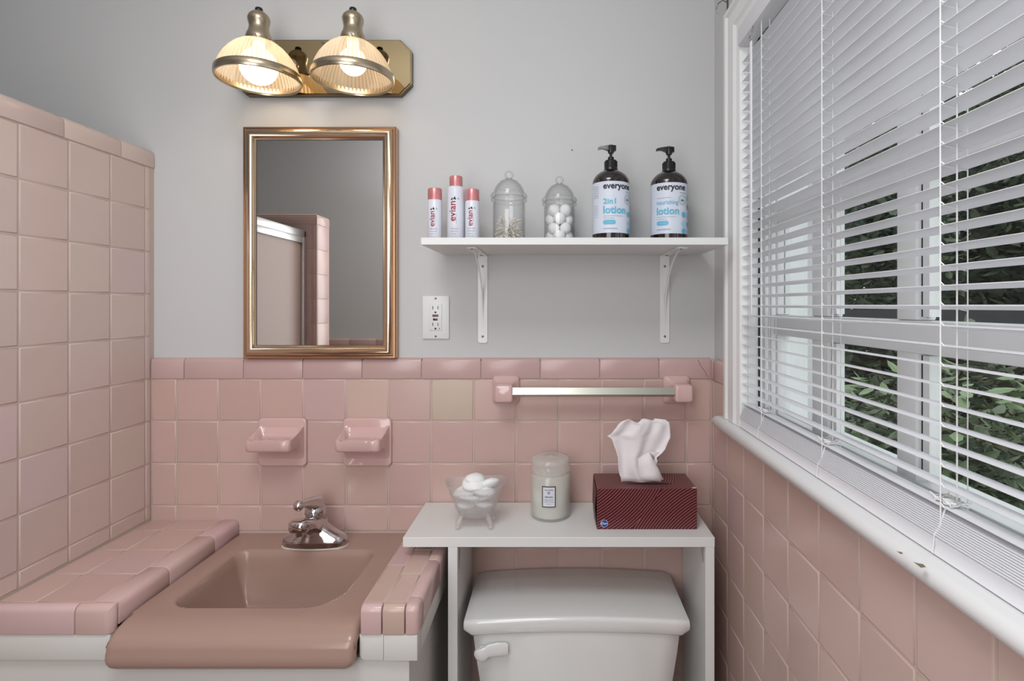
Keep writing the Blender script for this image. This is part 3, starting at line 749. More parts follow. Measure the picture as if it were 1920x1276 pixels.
# ------------------------------------------------------------------ vanity: cabinet, ledges, sink, faucet
van = thing('vanity_cabinet', (-.64, -.2, 0), 'white painted vanity cabinet under the pink tiled sink top', 'cabinet')
mk('front_panel', box(-1.0305, -.268, -.398, -.384, .08, .7325), M['vanity_paint'], van)
mk('side_panel', box(-.282, -.268, -.384, -.0125, .0, .7325), M['vanity_paint'], van)
mk('toe_board', box(-1.0305, -.282, -.36, -.348, 0, .08), M['vanity_paint'], van)
mk('rail', rbox(-1.0305, -.8105, -.409, -.380, .7335, .7805, r=.0015), M['vanity_paint'], van)
mk('rail', rbox(-.3555, -.3120, -.409, -.380, .7335, .7805, r=.001, R=.012, big=lambda m, d: abs(d.y) > .9 and m.z < .74 and m.x < -.35), M['vanity_paint'], van)
mk('rail', rbox(-.3112, -.2500, -.4105, -.380, .7335, .7805, r=.001), M['vanity_paint'], van)
mk('side_rail', rbox(-.2660, -.2500, -.3795, -.0125, .7335, .7805, r=.001), M['vanity_paint'], van)

LT = .832
def ledge_piece(par, x0, x1, y0, y1, z0, z1, big, R=.012, base=(204, 174, 169)):
    o = mk('nose_tile', rbox(x0+G/2, x1-G/2, y0+G/2, y1-G/2, z0, z1, r=.0015, R=R, big=big), M['tile'], par, 50); o.color = tcol(base, 3); return o
lg = thing('tiled_ledge', (-.918, -.2, .782), 'wide pink tiled counter ledge between the partition and the sink', 'counter')
mk('grout_bed', box(-1.0305, -.8220, -.3985, -.0110, .7815, LT-.0011), M['grout'], lg)
yl = [-.013, -.074]+[-.074-.108*k for k in (1, 2, 3)]; yl[-1] = -.3955
for a, b in zip(yl, yl[1:]):
    for x0, x1 in ((-1.0295, -.959), (-.959, -.850)):
        tile(lg, ((x0+x1)/2, (a+b)/2, LT-.006), x1-x0-G, a-b-G, (-pi/2, 0, 0), base=(198, 168, 160))
yn = [-.013, -.110, -.262, -.3955]
for a, b in zip(yn, yn[1:]): ledge_piece(lg, -.850, -.8045, b, a, .790, LT+.001, lambda m, d: abs(d.y) > .9 and m.x > -.81 and m.z > .83, .014)
for x0, x1 in ((-1.0295, -1.026), (-1.026, -.872)): ledge_piece(lg, x0, x1, -.4135, -.3955, .7815, LT+.001, lambda m, d: abs(d.x) > .9 and m.y < -.41 and m.z > .83) if x1-x0 > .01 else None
ledge_piece(lg, -.872, -.8045, -.4135, -.3955, .7815, LT+.001, lambda m, d: (abs(d.x) > .9 and m.y < -.41 and m.z > .83) or (abs(d.z) > .9 and m.y < -.41 and m.x > -.81), .013)

rg = thing('tiled_ledge', (-.30, -.2, .782), 'narrow pink tiled counter strip to the right of the sink', 'counter')
mk('grout_bed', box(-.3535, -.2600, -.3985, -.0110, .7815, LT-.0011), M['grout'], rg)
for a, b in ((-.013, -.145), (-.145, -.253), (-.253, -.3955)):
    tile(rg, (-.334, (a+b)/2, LT-.006), .038, a-b-G, (-pi/2, 0, 0), base=(198, 168, 160))
for a, b in ((-.013, -.183), (-.183, -.292), (-.292, -.3955)):
    tile(rg, (-.2935, (a+b)/2, LT-.006), .041, a-b-G, (-pi/2, 0, 0), base=(198, 170, 160))
bx = lambda m, d: abs(d.x) > .9 and m.y < -.41 and m.z > .83
ledge_piece(rg, -.3535, -.314, -.4135, -.3955, .7815, LT+.001, bx, .012); ledge_piece(rg, -.314, -.272, -.4135, -.3955, .7815, LT+.001, bx, .012, (196, 170, 158))
ledge_piece(rg, -.272, -.2455, -.4135, -.3765, .7815, LT+.001, lambda m, d: (abs(d.x) > .9 and m.y < -.41 and m.z > .83) or (abs(d.z) > .9 and m.y < -.41 and m.x > -.25) or (abs(d.y) > .9 and m.x > -.25 and m.z > .83), .011)
for a, b in ((-.013, -.230), (-.230, -.3765)): ledge_piece(rg, -.272, -.2455, b, a, .7815, LT+.001, lambda m, d: abs(d.y) > .9 and m.x > -.25 and m.z > .83, .011)

sk = thing('sink', (-.58, -.2, .738), 'square beige-pink enamel sink with a deep rounded front apron', 'sink')
def sinkgeo():
    X0, X1 = -.8025, -.3555; nx = 110; D = .800
    bx0, bx1, by0, by1 = -.750, -.420, -.108, -.357
    def bowl(x, y):
        cx, cy = (bx0+bx1)/2, (by0+by1)/2; hx, hy = (bx1-bx0)/2, (by0-by1)/2
        r = .045 if x < cx else .075
        if y > cy: r = .030
        qx = abs(x-cx)-(hx-r); qy = abs(y-cy)-(hy-r)
        d = -(sqrt(max(qx, 0)**2+max(qy, 0)**2)+min(max(qx, qy), 0)-r)
        if d <= 0: return 0
        lip = min(1, d/.010); s = min(1, max(0, (d-.002)/.058)); s = 1-(1-s)**2.2
        return -.004*lip**2-.118*s*min(1, lip)
    rows = []; ny = 100
    for j in range(ny+1):
        y = -.0135+(-.376+.0135)*j/ny
        rows.append([(y, D, 0)]*1)
    prof = [(-.0135+(-.376+.0135)*j/ny, D, 0.) for j in range(ny+1)]
    for k in range(1, 13):
        t = k/12*pi/2; prof.append((-.376-.060*sin(t), D-.036*(1-cos(t)), 0.))
    prof += [(-.4378, .758, .0), (-.4388, .750, .0), (-.438, .743, .001), (-.4355, .7365, .004), (-.430, .7315, .008), (-.420, .7288, .013), (-.406, .7288, .018)]
    V, F = [], []
    for (y, z, ins) in prof:
        for i in range(nx+1):
            u = i/nx; x = X0+ins+(X1-X0-2*ins)*u
            e = min(x-X0-ins, X1-ins-x); rr = .008 if y > -.37 else .014
            dz = -(rr-sqrt(max(0, rr*rr-(rr-min(e, rr))**2))) if y < -.37 else -(rr-sqrt(max(0, rr*rr-(rr-min(e, rr))**2)))*.35
            yy = y
            if z < D-.02: yy = y+(-dz); dz = 0
            V.append((x, yy, z+dz+(bowl(x, y) if z == D else 0)))
    n = nx+1
    for j in range(len(prof)-1):
        for i in range(nx): q = j*n+i; F.append((q, q+n, q+n+1, q+1))
    # side skirts; the apron ends close as a fan
    for side in (0, nx):
        base = len(V)
        for j in range(len(prof)):
            p = V[j*n+side]; V.append((p[0], p[1], .738) if j <= ny else (V[ny*n+side][0]+(.018 if side == 0 else -.018), -.399, .7292))
        for j in range(len(prof)-1):
            q = (j*n+side, base+j, base+j+1, (j+1)*n+side); F.append(q if side == 0 else q[::-1])
    return V, F
mk('basin', sinkgeo(), M['sink'], sk, 60)
mk('drain', lathe([(.021, .6775), (.0225, .6790), (.019, .6797), (.015, .6785), (.003, .6783)], -.585, -.232, 24), M['chrome'], sk)
mk('caulk_line', join(box(-.8025, -.3555, -.0150, -.0125, .7985, .8025)), M['grout'], sk)

fc = thing('faucet', (-.58, -.083, .8003), 'chrome single-lever faucet at the back of the sink', 'faucet')
fx, fy = -.580, -.083
def oval(cx, cy, a, b, z, n=32, p=2.6):
    pts = []
    for k in range(n):
        t = 2*pi*k/n; c, s = cos(t), sin(t)
        pts.append((cx+a*math.copysign(abs(c)**(2/p), c), cy+b*math.copysign(abs(s)**(2/p), s), z))
    return pts
mk('base', loft([oval(fx, fy, a_, b_, z_) for a_, b_, z_ in ((.0765, .028, .8004), (.078, .0285, .806), (.0775, .028, .814), (.074, .026, .8215), (.064, .0245, .828), (.050, .0235, .8355), (.038, .023, .843), (.029, .022, .851), (.0235, .0205, .859), (.020, .0185, .865))]), M['chrome'], fc, 60)
sp = []
for (y, zt, zb, hw) in ((-.070, .862, .815, .0225), (-.092, .868, .826, .0225), (-.115, .876, .846, .0215), (-.140, .884, .860, .0210), (-.162, .889, .8655, .0210), (-.172, .890, .867, .0195), (-.179, .889, .868, .015), (-.182, .887, .870, .010)):
    hw *= 1.12; zt += .002
    sp.append([(fx-hw, y, zb+.004), (fx-hw*.85, y, zb), (fx+hw*.85, y, zb), (fx+hw, y, zb+.004), (fx+hw, y, zt-.005), (fx+hw*.75, y, zt), (fx-hw*.75, y, zt), (fx-hw, y, zt-.005)])
mk('spout', loft(sp), M['chrome'], fc, 45)
mk('aerator', lathe([(.0085, .855), (.0095, .857), (.0095, .868)], fx, -.163, 20), M['chrome'], fc)
hd = mk('handle', join(sphere((fx, fy, .882), .0245, 28, 18, sz=.95), tube([(fx, fy, .899), (fx, fy-.02, .908), (fx, fy-.045, .917), (fx, fy-.068, .923), (fx-.001, fy-.082, .925)], [.020, .0155, .0105, .0092, .0105], 16), sphere((fx-.001, fy-.083, .925), .0118, 18, 12)), M['chrome'], fc, 60)
mk('caulk_ring', loft([oval(fx, fy, .079, .031, .8003), oval(fx, fy, .0785, .0305, .8012)]), M['wax'], fc)

# ------------------------------------------------------------------ over-toilet shelf unit
TZ = .878
et = thing('over_toilet_shelf', (.01, -.12, 0), 'white laminate shelf unit standing over the toilet tank', 'shelf')
mk('top_board', rbox(-.3285, .3465, -.224, -.0155, TZ-.021, TZ, r=.0008, seg=1), M['white_board'], et)
sp1 = mk('side_panel', rbox(-.2310, -.2105, -.2235, -.0155, 0, TZ-.0212, r=.0008, seg=1), M['white_board'], et)
sp2 = mk('side_panel', rbox(.3265, .3460, -.2235, -.0155, 0, TZ-.0212, r=.0008, seg=1), M['white_board'], et)
mk('slot', join(box(-.2106, -.2102, -.203, -.2005, .80, .856), box(-.2106, -.2102, -.196, -.1945, .815, .856)), M['dark'], sp1)
mk('slot', join(box(.3262, .3266, -.205, -.202, .815, .856), box(.3262, .3266, -.192, -.1905, .825, .856)), M['dark'], sp2)
mk('angle_clip', rbox(.3225, .3264, -.085, -.066, .832, .8565, r=.001), M['screw'], sp2)

# ------------------------------------------------------------------ toilet
tl = thing('toilet', (.047, -.15, 0), 'white porcelain toilet with an arched tank lid under the shelf unit', 'toilet')
def lidgeo():
    rings = []; n = 26; cx = .0475
    def arch(x): return -.0105*((x-cx)/.24)**2
    secs = []
    # sections across x; each ring in the y-z plane
    xs_ = [-.243+.486*i/n for i in range(n+1)]
    for i, dx in enumerate(xs_):
        x = cx+dx; e = min(1, (.243-abs(dx))/.014); k = sqrt(max(0, 1-(1-e)**2)) if e < 1 else 1
        yb, yf = -.022, -.241-.004*(1-(dx/.243)**2)
        if abs(dx) > .2: pass
        tz = .716+arch(x); bz = .681+arch(x)
        m = (tz+bz)/2; tz2 = m+(tz-m)*(.72+.28*k); bz2 = m+(bz-m)*(.55+.45*k); yf2 = yf+.008*(1-k); 
        taper = (abs(dx)/.243)
        secs.append([(x, yb, bz2), (x, yb, tz2-.004), (x, yb-.006, tz2), (x, yf2+.0085, tz2), (x, yf2+.0035, tz2-.0012), (x, yf2+.0010, tz2-.0045), (x, yf2, tz2-.009), (x, yf2+.0015, bz2+.006), (x, yf2+.006, bz2+.001), (x, yf2+.012, bz2)])
    # narrower at the back
    out = []
    for s in secs:
        out.append([(cx+(p[0]-cx)*(1-.0*(p[1]+.241)), p[1], p[2]) for p in s])
    return loft(out)
mk('tank_lid', lidgeo(), M['toilet'], tl, 50)
def tankgeo():
    rings = []
    for z, a, yf in ((.40, .196, -.205), (.46, .202, -.212), (.54, .210, -.220), (.62, .2205, -.228), (.675, .2265, -.231), (.688, .2265, -.231)):
        pts = []; cx = .0475; yb = -.025; r = .018
        N_ = 20
        top = []
        for k in range(N_+1):
            t = -1+2*k/N_; x = cx+a*t
            y = yf-.006*(1-t*t)
            ex = max(0, abs(t)*a-(a-r)); y += r-sqrt(max(0, r*r-ex*ex))
            top.append((x, y, z-(.0105*((x-cx)/.24)**2 if z > .68 else 0)))
        pts = top+[(cx+a, yb, z-(.009 if z > .68 else 0)), (cx-a, yb, z-(.009 if z > .68 else 0))]
        rings.append(pts)
    return loft(rings)
mk('tank', tankgeo(), M['toilet'], tl, 45)
fl = mk('flush_lever', lathe([(.010, .2345), (.010, .2400), (.007, .2430)], 0, 0, 18), M['toilet'], tl, 50, local=True)
fl.rotation_euler = (pi/2, 0, 0); fl.location = Vector((-.155, 0, .641))-wpos(tl)
WPOS[fl.name] = Vector((0, 0, 0))
fl.data.transform(Matrix.Rotation(pi/2, 4, 'X')); fl.rotation_euler = (0, 0, 0); fl.data.transform(Matrix.Translation((-.155, 0, .641)))
fl.location = -wpos(tl)
lv = []
for (x, z0_, z1_, y) in ((-.171, .635, .645, -.247), (-.165, .630, .650, -.252), (-.156, .6275, .654, -.254), (-.147, .6285, .657, -.253), (-.141, .634, .660, -.250), (-.122, .635, .6635, -.248), (-.104, .6365, .6635, -.247), (-.099, .639, .660, -.246)):
    lv.append([(x, -.2415, z0_+.001), (x, y+.002, z0_), (x, y, z0_+.003), (x, y, z1_-.003), (x, y+.002, z1_), (x, -.2415, z1_-.001)])
mk('handle', loft(lv), M['toilet'], fl, 50)
# bowl, rim and foot
def eggs(lst):
    R_ = []
    for (z, a, b, cy) in lst: R_.append([(.0475+a*cos(2*pi*k/28), cy+b*sin(2*pi*k/28), z) for k in range(28)])
    return loft(R_)
mk('bowl', eggs([(0, .11, .17, -.34), (.03, .105, .16, -.34), (.15, .10, .15, -.35), (.28, .15, .20, -.40), (.36, .18, .24, -.43), (.385, .185, .245, -.435)]), M['toilet'], tl, 50)
mk('seat', eggs([(.386, .185, .235, -.44), (.390, .19, .24, -.44), (.410, .19, .24, -.44), (.425, .18, .23, -.44)]), M['toilet'], tl, 50)
mk('tank_foot', rbox(-.10, .195, -.215, -.03, .30, .3995, r=.01), M['toilet'], tl)

# ------------------------------------------------------------------ bathtub-shaped glass dish with cotton pads
def tubring(cx, cy, a, b, z, n=48, p=3.0, bumps=0, flare=0):
    pts = []
    for k in range(n):
        t = 2*pi*k/n; c, s = cos(t), sin(t); q = 1+bumps*cos(12*t)
        x = a*math.copysign(abs(c)**(2/p), c)*q; y = b*math.copysign(abs(s)**(2/p), s)*q
        zz = z+flare*abs(c)**3
        ro = radians(7); pts.append((cx+x*cos(ro)-y*sin(ro), cy+x*sin(ro)+y*cos(ro), zz))
    return pts
dx, dy = -.180, -.158
td = thing('glass_dish', (dx, dy, TZ), 'pressed glass clawfoot bathtub dish heaped with cotton pads', 'dish')
lst = [(.020, .014, .020), (.030, .022, .0215), (.040, .030, .032), (.046, .036, .045), (.051, .040, .060), (.057, .044, .075), (.0625, .047, .088), (.0695, .052, .0965)]
outer = [tubring(dx, dy, a, b, TZ+z, bumps=.012 if .03 < z < .07 else 0, flare=.008*max(0, (z-.07)/.03)) for a, b, z in lst]
innr = [tubring(dx, dy, a-.0028, b-.0028, TZ+z+.001, flare=.008*max(0, (z-.07)/.03)) for a, b, z in lst[::-1]]
mk('tub', loft(outer+innr), M['glass_cut'], td, 60)
mk('bead_row', join(*[sphere((dx-.030+.006*k, dy-.0490+(-.030+.006*k)*.12+.0012, TZ+.083), .0022, 8, 6) for k in range(11)]), M['glass_cut'], td, 60)
for sx_ in (-1, 1):
    for sy_ in (-1, 1):
        bx_, by_ = dx+sx_*.026, dy+sy_*.020
        lx, ly = dx+sx_*.036, dy+sy_*.026
        mk('claw_foot', join(tube([(bx_, by_, TZ+.036), (bx_+sx_*.005, by_, TZ+.026), (lx, ly, TZ+.014), (lx+sx_*.001, ly, TZ+.0065)], [.006, .0072, .006, .0045], 10), sphere((lx+sx_*.001, ly, TZ+.0062), .0060, 12, 8)), M['glass_cut'], td, 60)
pads = [(-.022, .004, .048, .020, .020, .006), (.020, -.002, .050, .021, .020, .006), (.0, .010, .058, .022, .018, .006), (-.012, -.006, .067, .028, .024, .006),
        (.018, .004, .072, .028, .025, .0065), (-.020, .002, .079, .030, .026, .007), (.014, -.004, .084, .030, .026, .008), (-.004, .003, .095, .031, .026, .0105), (.030, .004, .094, .022, .020, .008), (-.002, .004, .1045, .022, .019, .0095)]
for i, (ax, ay, az, a, b, c) in enumerate(pads):
    p = Vector((dx+ax, dy+ay, TZ+az)); g = sphere((0, 0, 0), 1, 20, 12, jit=.04, seed=i)
    o = mk('cotton_pad', ([(q[0]*a*1.12+p.x, q[1]*b*1.1+p.y, q[2]*c*1.3+p.z) for q in g[0]], g[1]), M['cotton'], None, 70, origin=p)
    o.rotation_euler = (radians(random.uniform(-10, 10)), radians([(-6), 8, 0, 5, -8, 12, -12, -10, 28, 4][i]), random.uniform(0, 3))
    tag(o, {9: 'topmost white cotton pad on the heap in the glass dish', 8: 'white cotton pad at the right end of the heap, leaning on the dish rim'}.get(i, 'white cotton pad lower down in the glass bathtub dish'), 'cotton pad', 'cotton pads in the glass dish')

# ------------------------------------------------------------------ candle
cx_, cy_ = -.0102, -.100
cd = thing('jar_candle', (cx_, cy_, TZ), 'frosted glass jar candle with a lid and a small framed label', 'candle')
R = .0470
mk('jar', lathe([(R-.006, .0002), (R-.002, .002), (R, .008), (R, .098), (R-.002, .102), (R-.006, .104), (R-.006, .110), (R-.009, .110), (R-.0055, .100), (R-.004, .010), (R-.008, .006)], cx_, cy_, 56, z0=TZ), M['glass_frost'], cd, 50)
mk('wax', lathe([(R-.0055, .0065), (R-.0045, .012), (R-.0045, .070), (R-.007, .0705)], cx_, cy_, 48, z0=TZ), M['wax'], cd, 50)
rings = []; n = 112
for (r, z, k) in ((R-.003, .1055, 0), (R-.001, .107, .3), (R-.0005, .112, 1), (R-.001, .119, 1), (R-.0025, .123, .3), (R-.002, .126, 0), (R-.002, .137, 0), (R-.004, .1400, 0), (R-.012, .1412, 0), (.010, .1405, 0), (.004, .1435, 0)):
    rings.append([(cx_+(r+k*.0012*cos(14*2*pi*i/n+z*300))*cos(2*pi*i/n), cy_+(r+k*.0012*cos(14*2*pi*i/n+z*300))*sin(2*pi*i/n), TZ+z) for i in range(n)])
mk('lid', loft(rings, True, False, True), M['glass_frost'], cd, 60)
f0 = cyl(cx_, cy_, R+.0004, radians(-4)); f1 = cyl(cx_, cy_, R+.0007, radians(-4)); f2 = cyl(cx_, cy_, R+.0010, radians(-4))
lw_, z0_, z1_ = .0162, TZ+.036, TZ+.0845
mk('label_border', map2d(rect2d(-lw_, lw_, z0_, z1_, 12), f0), M['fence'], cd, 0)
mk('paper_label', map2d(rect2d(-lw_+.0022, lw_-.0022, z0_+.0022, z1_-.0022, 12), f1), M['can'], cd, 0)
tt = [place2d(textgeo('VOLUSPA'), f2, w=.021, ox=-.0105, oy=z1_-.0100, h=.0048), map2d(disc2d(0, z1_-.0150, .0026, 14, .0014), f2), place2d(textgeo('SERAFIN', .02), f2, w=.019, ox=-.0095, oy=z1_-.0262, h=.0046),
      place2d(textgeo('bougie parfumee'), f2, w=.022, ox=-.011, oy=z1_-.0320, h=.0028), place2d(textgeo('scented candle'), f2, w=.022, ox=-.011, oy=z1_-.0365, h=.0028), place2d(textgeo('18 oz'), f2, w=.008, ox=-.004, oy=z1_-.0415, h=.0026)]
mk('label_lettering', join(*tt), M['label_k'], cd, 0)

# ------------------------------------------------------------------ tissue box
X0, X1, Y0, Y1, H = .0945, .3190, -.182, -.072, .0915
tx = thing('tissue_box', ((X0+X1)/2, (Y0+Y1)/2, TZ), 'maroon cardboard tissue box with fine gold curved lines', 'tissue box')
def tissuebox_mat():
    m = bpy.data.materials.new('maroon_printed_card'); m.use_nodes = True; nt = m.node_tree; N = nt.nodes; L = nt.links; b = N['Principled BSDF']
    tc = N.new('ShaderNodeTexCoord'); sx = N.new('ShaderNodeSeparateXYZ'); L.new(tc.outputs['Object'], sx.inputs[0])
    def mth(op, a, c=None, d=None):
        n_ = N.new('ShaderNodeMath'); n_.operation = op
        for i, q in enumerate((a, c, d)):
            if q is None: continue
            if isinstance(q, (int, float)): n_.inputs[i].default_value = q
            else: L.new(q, n_.inputs[i])
        return n_.outputs[0]
    x = mth('ADD', sx.outputs[0], (X1-X0)/2)         # 0..width
    v = mth('SUBTRACT', mth('ADD', sx.outputs[2], mth('ADD', sx.outputs[1], (Y1-Y0)/2)), H)   # <0 on the front, >0 on the top
    def fam(cx, cv):
        a = mth('SUBTRACT', x, cx); c = mth('SUBTRACT', v, cv)
        r = mth('SQRT', mth('ADD', mth('MULTIPLY', a, a), mth('MULTIPLY', c, c)))
        fr = mth('FRACT', mth('DIVIDE', r, .0056)); return mth('LESS_THAN', fr, .15)
    A = fam(-.113, .143); B = fam((X1-X0)+.113, -H-.143)
    side = mth('LESS_THAN', mth('SUBTRACT', x, mth('MULTIPLY', mth('ADD', v, H), .75)), .079)
    ln = mth('ADD', mth('MULTIPLY', A, side), mth('MULTIPLY', B, mth('SUBTRACT', 1, side)))
    mx = N.new('ShaderNodeMix'); mx.data_type = 'RGBA'; mx.inputs[6].default_value = S(76, 16, 32); mx.inputs[7].default_value = S(180, 126, 114)
    L.new(ln, mx.inputs['Factor']); L.new(mx.outputs[2], b.inputs['Base Color']); b.inputs['Roughness'].default_value = .32
    return m
M['card'] = tissuebox_mat()
slx0, slx1 = .148, .252; syy = -.1500
bxg = rbox(X0, X1, Y0, Y1, TZ+.0003, TZ+H, r=.0008, seg=1)
mk('carton', bxg, M['card'], tx, 30)
mk('slot', ([((slx0+slx1)/2+.0175+.055*cos(2*pi*k/24)*.95, syy+.001+.0045*sin(2*pi*k/24), TZ+H+.0004) for k in range(24)], [tuple(range(24))]), M['dark'], tx, 0)
mk('side_flap', loft([[(X0-.0006, Y0+.0006, TZ+.004), (X0-.0020, (Y0+Y1)/2, TZ+.004), (X0-.0006, Y1-.001, TZ+.004)], [(X0-.0040, Y0+.002, TZ+H/2), (X0-.006, (Y0+Y1)/2, TZ+H/2), (X0-.002, Y1-.001, TZ+H/2)], [(X0-.0008, Y0+.0006, TZ+H-.002), (X0-.0020, (Y0+Y1)/2, TZ+H-.002), (X0-.0006, Y1-.001, TZ+H-.002)]], False, False, False), mat('maroon_plain_card', S(92, 40, 50), .4), tx, 50)
mk('worn_corner', ([(X1-.012, Y0+.002, TZ+H+.0003), (X1-.001, Y0+.0005, TZ+H+.0003), (X1-.0005, Y0+.008, TZ+H+.0003), (X1-.006, Y0+.010, TZ+H+.0003)], [(0, 1, 2, 3)]), M['wax'], tx, 0)
lgx, lgz = X0+.0165, TZ+.0135
fl2 = lambda u, v: (u, Y0-.0004, v); fl3 = lambda u, v: (u, Y0-.0007, v)
mk('logo_disc', join(map2d(disc2d(lgx, lgz, .0088, 28), fl2)), mat('logo_blue', S(40, 66, 140), .4), tx, 0)
mk('logo_lettering', join(map2d(disc2d(lgx, lgz, .0084, 28, .0077), fl3), place2d(textgeo('Kroger', .03), fl3, w=.0145, ox=lgx-.0072, oy=lgz-.0012, h=.0052), map2d(disc2d(lgx-.0045, lgz+.0005, .0034, 16, .0026), fl3)), M['label_w'], tx, 0)
# tissue sheet standing out of the slot
def tissue():
    cr = lambda px, py: ((px-120)/1083*(X1-X0)+X0, TZ+H+(788-py)/1083*.2247+.002)
    # silhouette rows (v, left px, right px) in the box-front scale
    rowsd = [(775, 405, 845), (722, 398, 842), (700, 386, 832), (640, 374, 800), (590, 370, 778), (545, 368, 800), (500, 364, 790), (455, 352, 845), (410, 338, 885), (360, 318, 905), (320, 306, 925), (290, 290, 945), (262, 246, 950), (235, 292, 950), (200, 318, 950), (165, 345, 948), (130, 365, 942), (100, 398, 900), (86, 430, 780)]
    V, F = [], []; nx = 40
    for j, (py, xl, xr) in enumerate(rowsd):
        v = j/(len(rowsd)-1)
        for i in range(nx+1):
            u = i/nx; xx, zz = cr(xl+(xr-xl)*u, py)
            a = .0045+.010*v
            y = syy+a*sin(u*9.5+v*1.5)*(.6+.4*cos(v*4))+.006*v*sin(u*17-3*v)+.005*sin((u-.5)*5+v*6)*v-.010*v*(1-u)
            y += -.012*math.exp(-((u-.5-.25*(v-.5))/.09)**2)*v
            zz += .004*sin(u*13)*v**2 if j > 14 else 0
            V.append((xx, y, zz))
    n = nx+1
    for j in range(len(rowsd)-1):
        for i in range(nx): q = j*n+i; F.append((q, q+1, q+n+1, q+n))
    # front flap folded to the right
    fl = [[(575, 500), (690, 418), (700, 430)], [(585, 600), (700, 560), (740, 500)], [(590, 690), (720, 660), (800, 610)], [(600, 724), (740, 724), (855, 724)]]
    b = len(V)
    for j, r_ in enumerate(fl):
        for i, (px, py) in enumerate(r_):
            xx, zz = cr(px, py); V.append((xx, syy-.014-.004*i+(.006 if i == 2 else 0)-.002*(j % 2), zz))
    for j in range(3):
        for i in range(2): q = b+j*3+i; F.append((q, q+1, q+4, q+3))
    fl = [[(700, 418), (800, 446), (872, 448)], [(720, 470), (790, 500), (840, 470)], [(750, 520), (800, 530), (822, 540)]]
    b = len(V)
    for j, r_ in enumerate(fl):
        for i, (px, py) in enumerate(r_):
            xx, zz = cr(px, py); V.append((xx, syy-.010+.006*i+.004*j, zz))
    for j in range(2):
        for i in range(2): q = b+j*3+i; F.append((q, q+1, q+4, q+3))
    return V, F
ts = mk('tissue', tissue(), M['tissue'], None, 70, origin=((X0+X1)/2-.02, syy, TZ+H))
sd = ts.modifiers.new('solid', 'SOLIDIFY'); sd.thickness = .0005
tag(ts, 'crumpled white tissue standing up out of the maroon box', 'tissue')

# ------------------------------------------------------------------ shower door seen in the mirror
sdv = thing('shower_door', (-1.090, -.75, 0), 'aluminium framed shower door with bronze obscure glass by the tiled partition', 'door')
mk('door_frame', join(rbox(-1.102, -1.078, -.999, -.985, .10, 1.700, r=.002), rbox(-1.102, -1.078, -.998, -.503, 1.672, 1.702, r=.002), rbox(-1.102, -1.078, -.517, -.5035, .10, 1.700, r=.002), rbox(-1.102, -1.078, -.998, -.503, .10, .13, r=.002)), M['alu'], sdv)
mk('door_leaf_frame', join(rbox(-1.098, -1.074, -.984, -.962, .131, 1.671, r=.002), rbox(-1.098, -1.074, -.540, -.518, .131, 1.671, r=.002), rbox(-1.098, -1.074, -.962, -.540, 1.645, 1.671, r=.002), rbox(-1.098, -1.074, -.962, -.540, .131, .155, r=.002)), M['alu'], sdv)
mk('glass_panel', box(-1.088, -1.084, -.962, -.540, .155, 1.645), M['shower_glass'], sdv)
struct(mk('trim_5', box(-1.144, -1.037, -.999, -.5025, 0, .0995), M['grout']))

# ------------------------------------------------------------------ outdoors
gr = struct(mk('ground', box(.56, 16, -8, 16, -.5, -.45), M['soil']))
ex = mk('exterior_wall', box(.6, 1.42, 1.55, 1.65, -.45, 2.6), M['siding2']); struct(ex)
for a, b, mm in ((1.00, 1.178, 'siding'), (1.186, 1.283, 'siding'), (1.285, 1.296, 'fence'), (1.298, 1.346, 'siding'), (1.348, 1.42, 'siding2')):  # the dark strip paints in the shaded gap between two cream boards
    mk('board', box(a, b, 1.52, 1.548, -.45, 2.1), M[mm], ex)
fn_ = thing('fence', (2.9, 2.2, -.45), 'dark stained wooden fence rail beyond the window', 'fence')
mk('rail', box(1.55, 5.2, 2.20, 2.24, 1.24, 1.352), M['fence'], fn_)
for x in (1.7, 2.9, 4.1, 5.1): mk('post', box(x-.045, x+.045, 2.245, 2.33, -.45, 1.34), M['fence'], fn_)
def leafgeo(rnd, p, L, d=None):
    d = d or Vector((rnd.uniform(-1, 1), rnd.uniform(-1, 1), rnd.uniform(-.4, .7))).normalized()
    s = d.cross(Vector((rnd.uniform(-.5, .5), rnd.uniform(-.5, .5), 1))).normalized(); n = d.cross(s)
    P = [p, p+d*L*.35+s*L*.24+n*L*.03, p+d*L*.75+s*L*.17+n*L*.03, p+d*L, p+d*L*.75-s*L*.17+n*L*.03, p+d*L*.35-s*L*.24+n*L*.03]
    return [tuple(q) for q in P], [(0, 1, 2, 3), (0, 3, 4, 5)]
def foliage(rnd, c, rad, N_, L):
    V, F = [], []
    for k in range(N_):
        u = Vector((rnd.gauss(0, 1), rnd.gauss(0, 1), rnd.gauss(0, 1))).normalized()*(rnd.uniform(.35, 1)**.5)
        lump = 1+.22*sin(5*u.x+c[0])*cos(4*u.y+c[1])+.15*sin(7*u.z)
        p = Vector((c[0]+u.x*rad[0]*lump, c[1]+u.y*rad[1]*lump, c[2]+u.z*rad[2]*lump))
        v, f = leafgeo(rnd, p, L*rnd.uniform(.6, 1.3)); n = len(V); V += v; F += [tuple(i+n for i in q) for q in f]
    return V, F
rnd = random.Random(11)
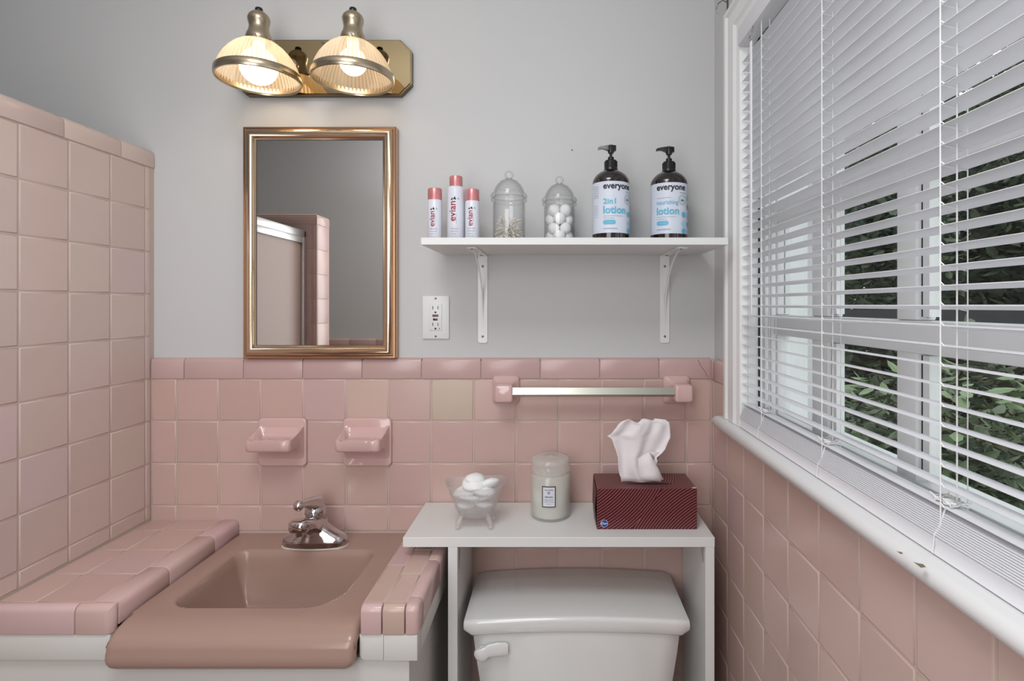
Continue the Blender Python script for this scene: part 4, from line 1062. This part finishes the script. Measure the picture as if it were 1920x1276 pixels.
def shrub(name, c, rad, N_, L, label, cat, m, big=0, bm='leaf_c', group=None):
    t = thing(name, (c[0], c[1], -.45), label, cat, group)
    o = mk('foliage', foliage(rnd, c, rad, N_, L), M[m], t, 0); o['kind'] = 'stuff'
    mk('stem', join(tube([(c[0], c[1], -.45), (c[0]+.03, c[1], (c[2]-.45)/2), (c[0]-.02, c[1]+.02, c[2])], [.05, .04, .02], 8), *[tube([(c[0], c[1], c[2]-rad[2]*.6), (c[0]+rad[0]*.6*cos(a), c[1]+rad[1]*.6*sin(a), c[2]+rad[2]*.3)], [.02, .006], 6) for a in (0, 1.3, 2.6, 3.9, 5.2)]), M['bark'], t)
    lm = None
    for k in range(big):
        a = rnd.uniform(0, 2*pi); e = rnd.uniform(-.2, 1.2); u = Vector((cos(a)*cos(e), sin(a)*cos(e), sin(e)))
        p = Vector((c[0]+u.x*rad[0]*1.1, c[1]+u.y*rad[1]*1.1, c[2]+u.z*rad[2]*1.1))
        if lm is None:
            lm = mk('leaf', leafgeo(rnd, Vector((0, 0, 0)), L*1.35, Vector((1, 0, .1))), M[bm], t, 0, origin=p, local=True); o = lm
        else: o = lm.copy(); COL.objects.link(o)
        o.parent = t; o.location = p-wpos(t); o.rotation_euler = (rnd.uniform(-.6, .6), rnd.uniform(-.7, .5), a+rnd.uniform(-.6, .6))
shrub('shrub', (1.26, .42, .62), (.36, .36, .50), 5200, .055, 'broad leafy green shrub close outside the window', 'shrub', 'leaf_a', 110)
shrub('shrub', (2.15, .62, .72), (.38, .40, .55), 5200, .06, 'rounded green shrub just behind the nearest one outside', 'shrub', 'leaf_a', 60)
shrub('shrub', (1.35, -.62, .50), (.40, .38, .48), 3500, .055, 'leafy green shrub outside at the right edge of the view', 'shrub', 'leaf_a', 40)
shrub('shrub', (2.35, 1.66, .50), (.55, .38, .70), 5200, .075, 'dense dark shrub in front of the fence rail', 'shrub', 'leaf_b')
shrub('shrub', (3.6, .9, .55), (.70, .65, .75), 4200, .08, 'wide green shrub farther out beyond the hedge', 'shrub', 'leaf_a')
for i, (c, rad, N_, L, m, lab) in enumerate([((4.9, 4.3, 1.9), (1.15, 1.0, 1.9), 22000, .15, 'leaf_b', 'dark leafy tree standing behind the fence'),
        ((7.4, 3.9, 2.2), (1.2, 1.2, 2.3), 22000, .18, 'leaf_a', 'mid green tree right of the dark tree behind the fence'),
        ((3.1, 6.4, 2.0), (1.1, .9, 2.0), 18000, .15, 'leaf_b', 'dark narrow tree nearest the cream exterior wall'),
        ((2.85, 3.35, 1.3), (.60, .50, 1.75), 9000, .12, 'leaf_b', 'narrow bushy tree just behind the fence rail, nearest the house'),
        ((7.2, 8.4, 2.8), (2.6, 2.2, 3.2), 18000, .24, 'leaf_a', 'large pale tree farthest away in the yard'),
        ((6.3, .8, 1.6), (1.2, 1.2, 2.0), 18000, .19, 'leaf_b', 'dark tree at the far right of the yard')]):
    shrub('tree', c, rad, N_, L, lab, 'tree', m)
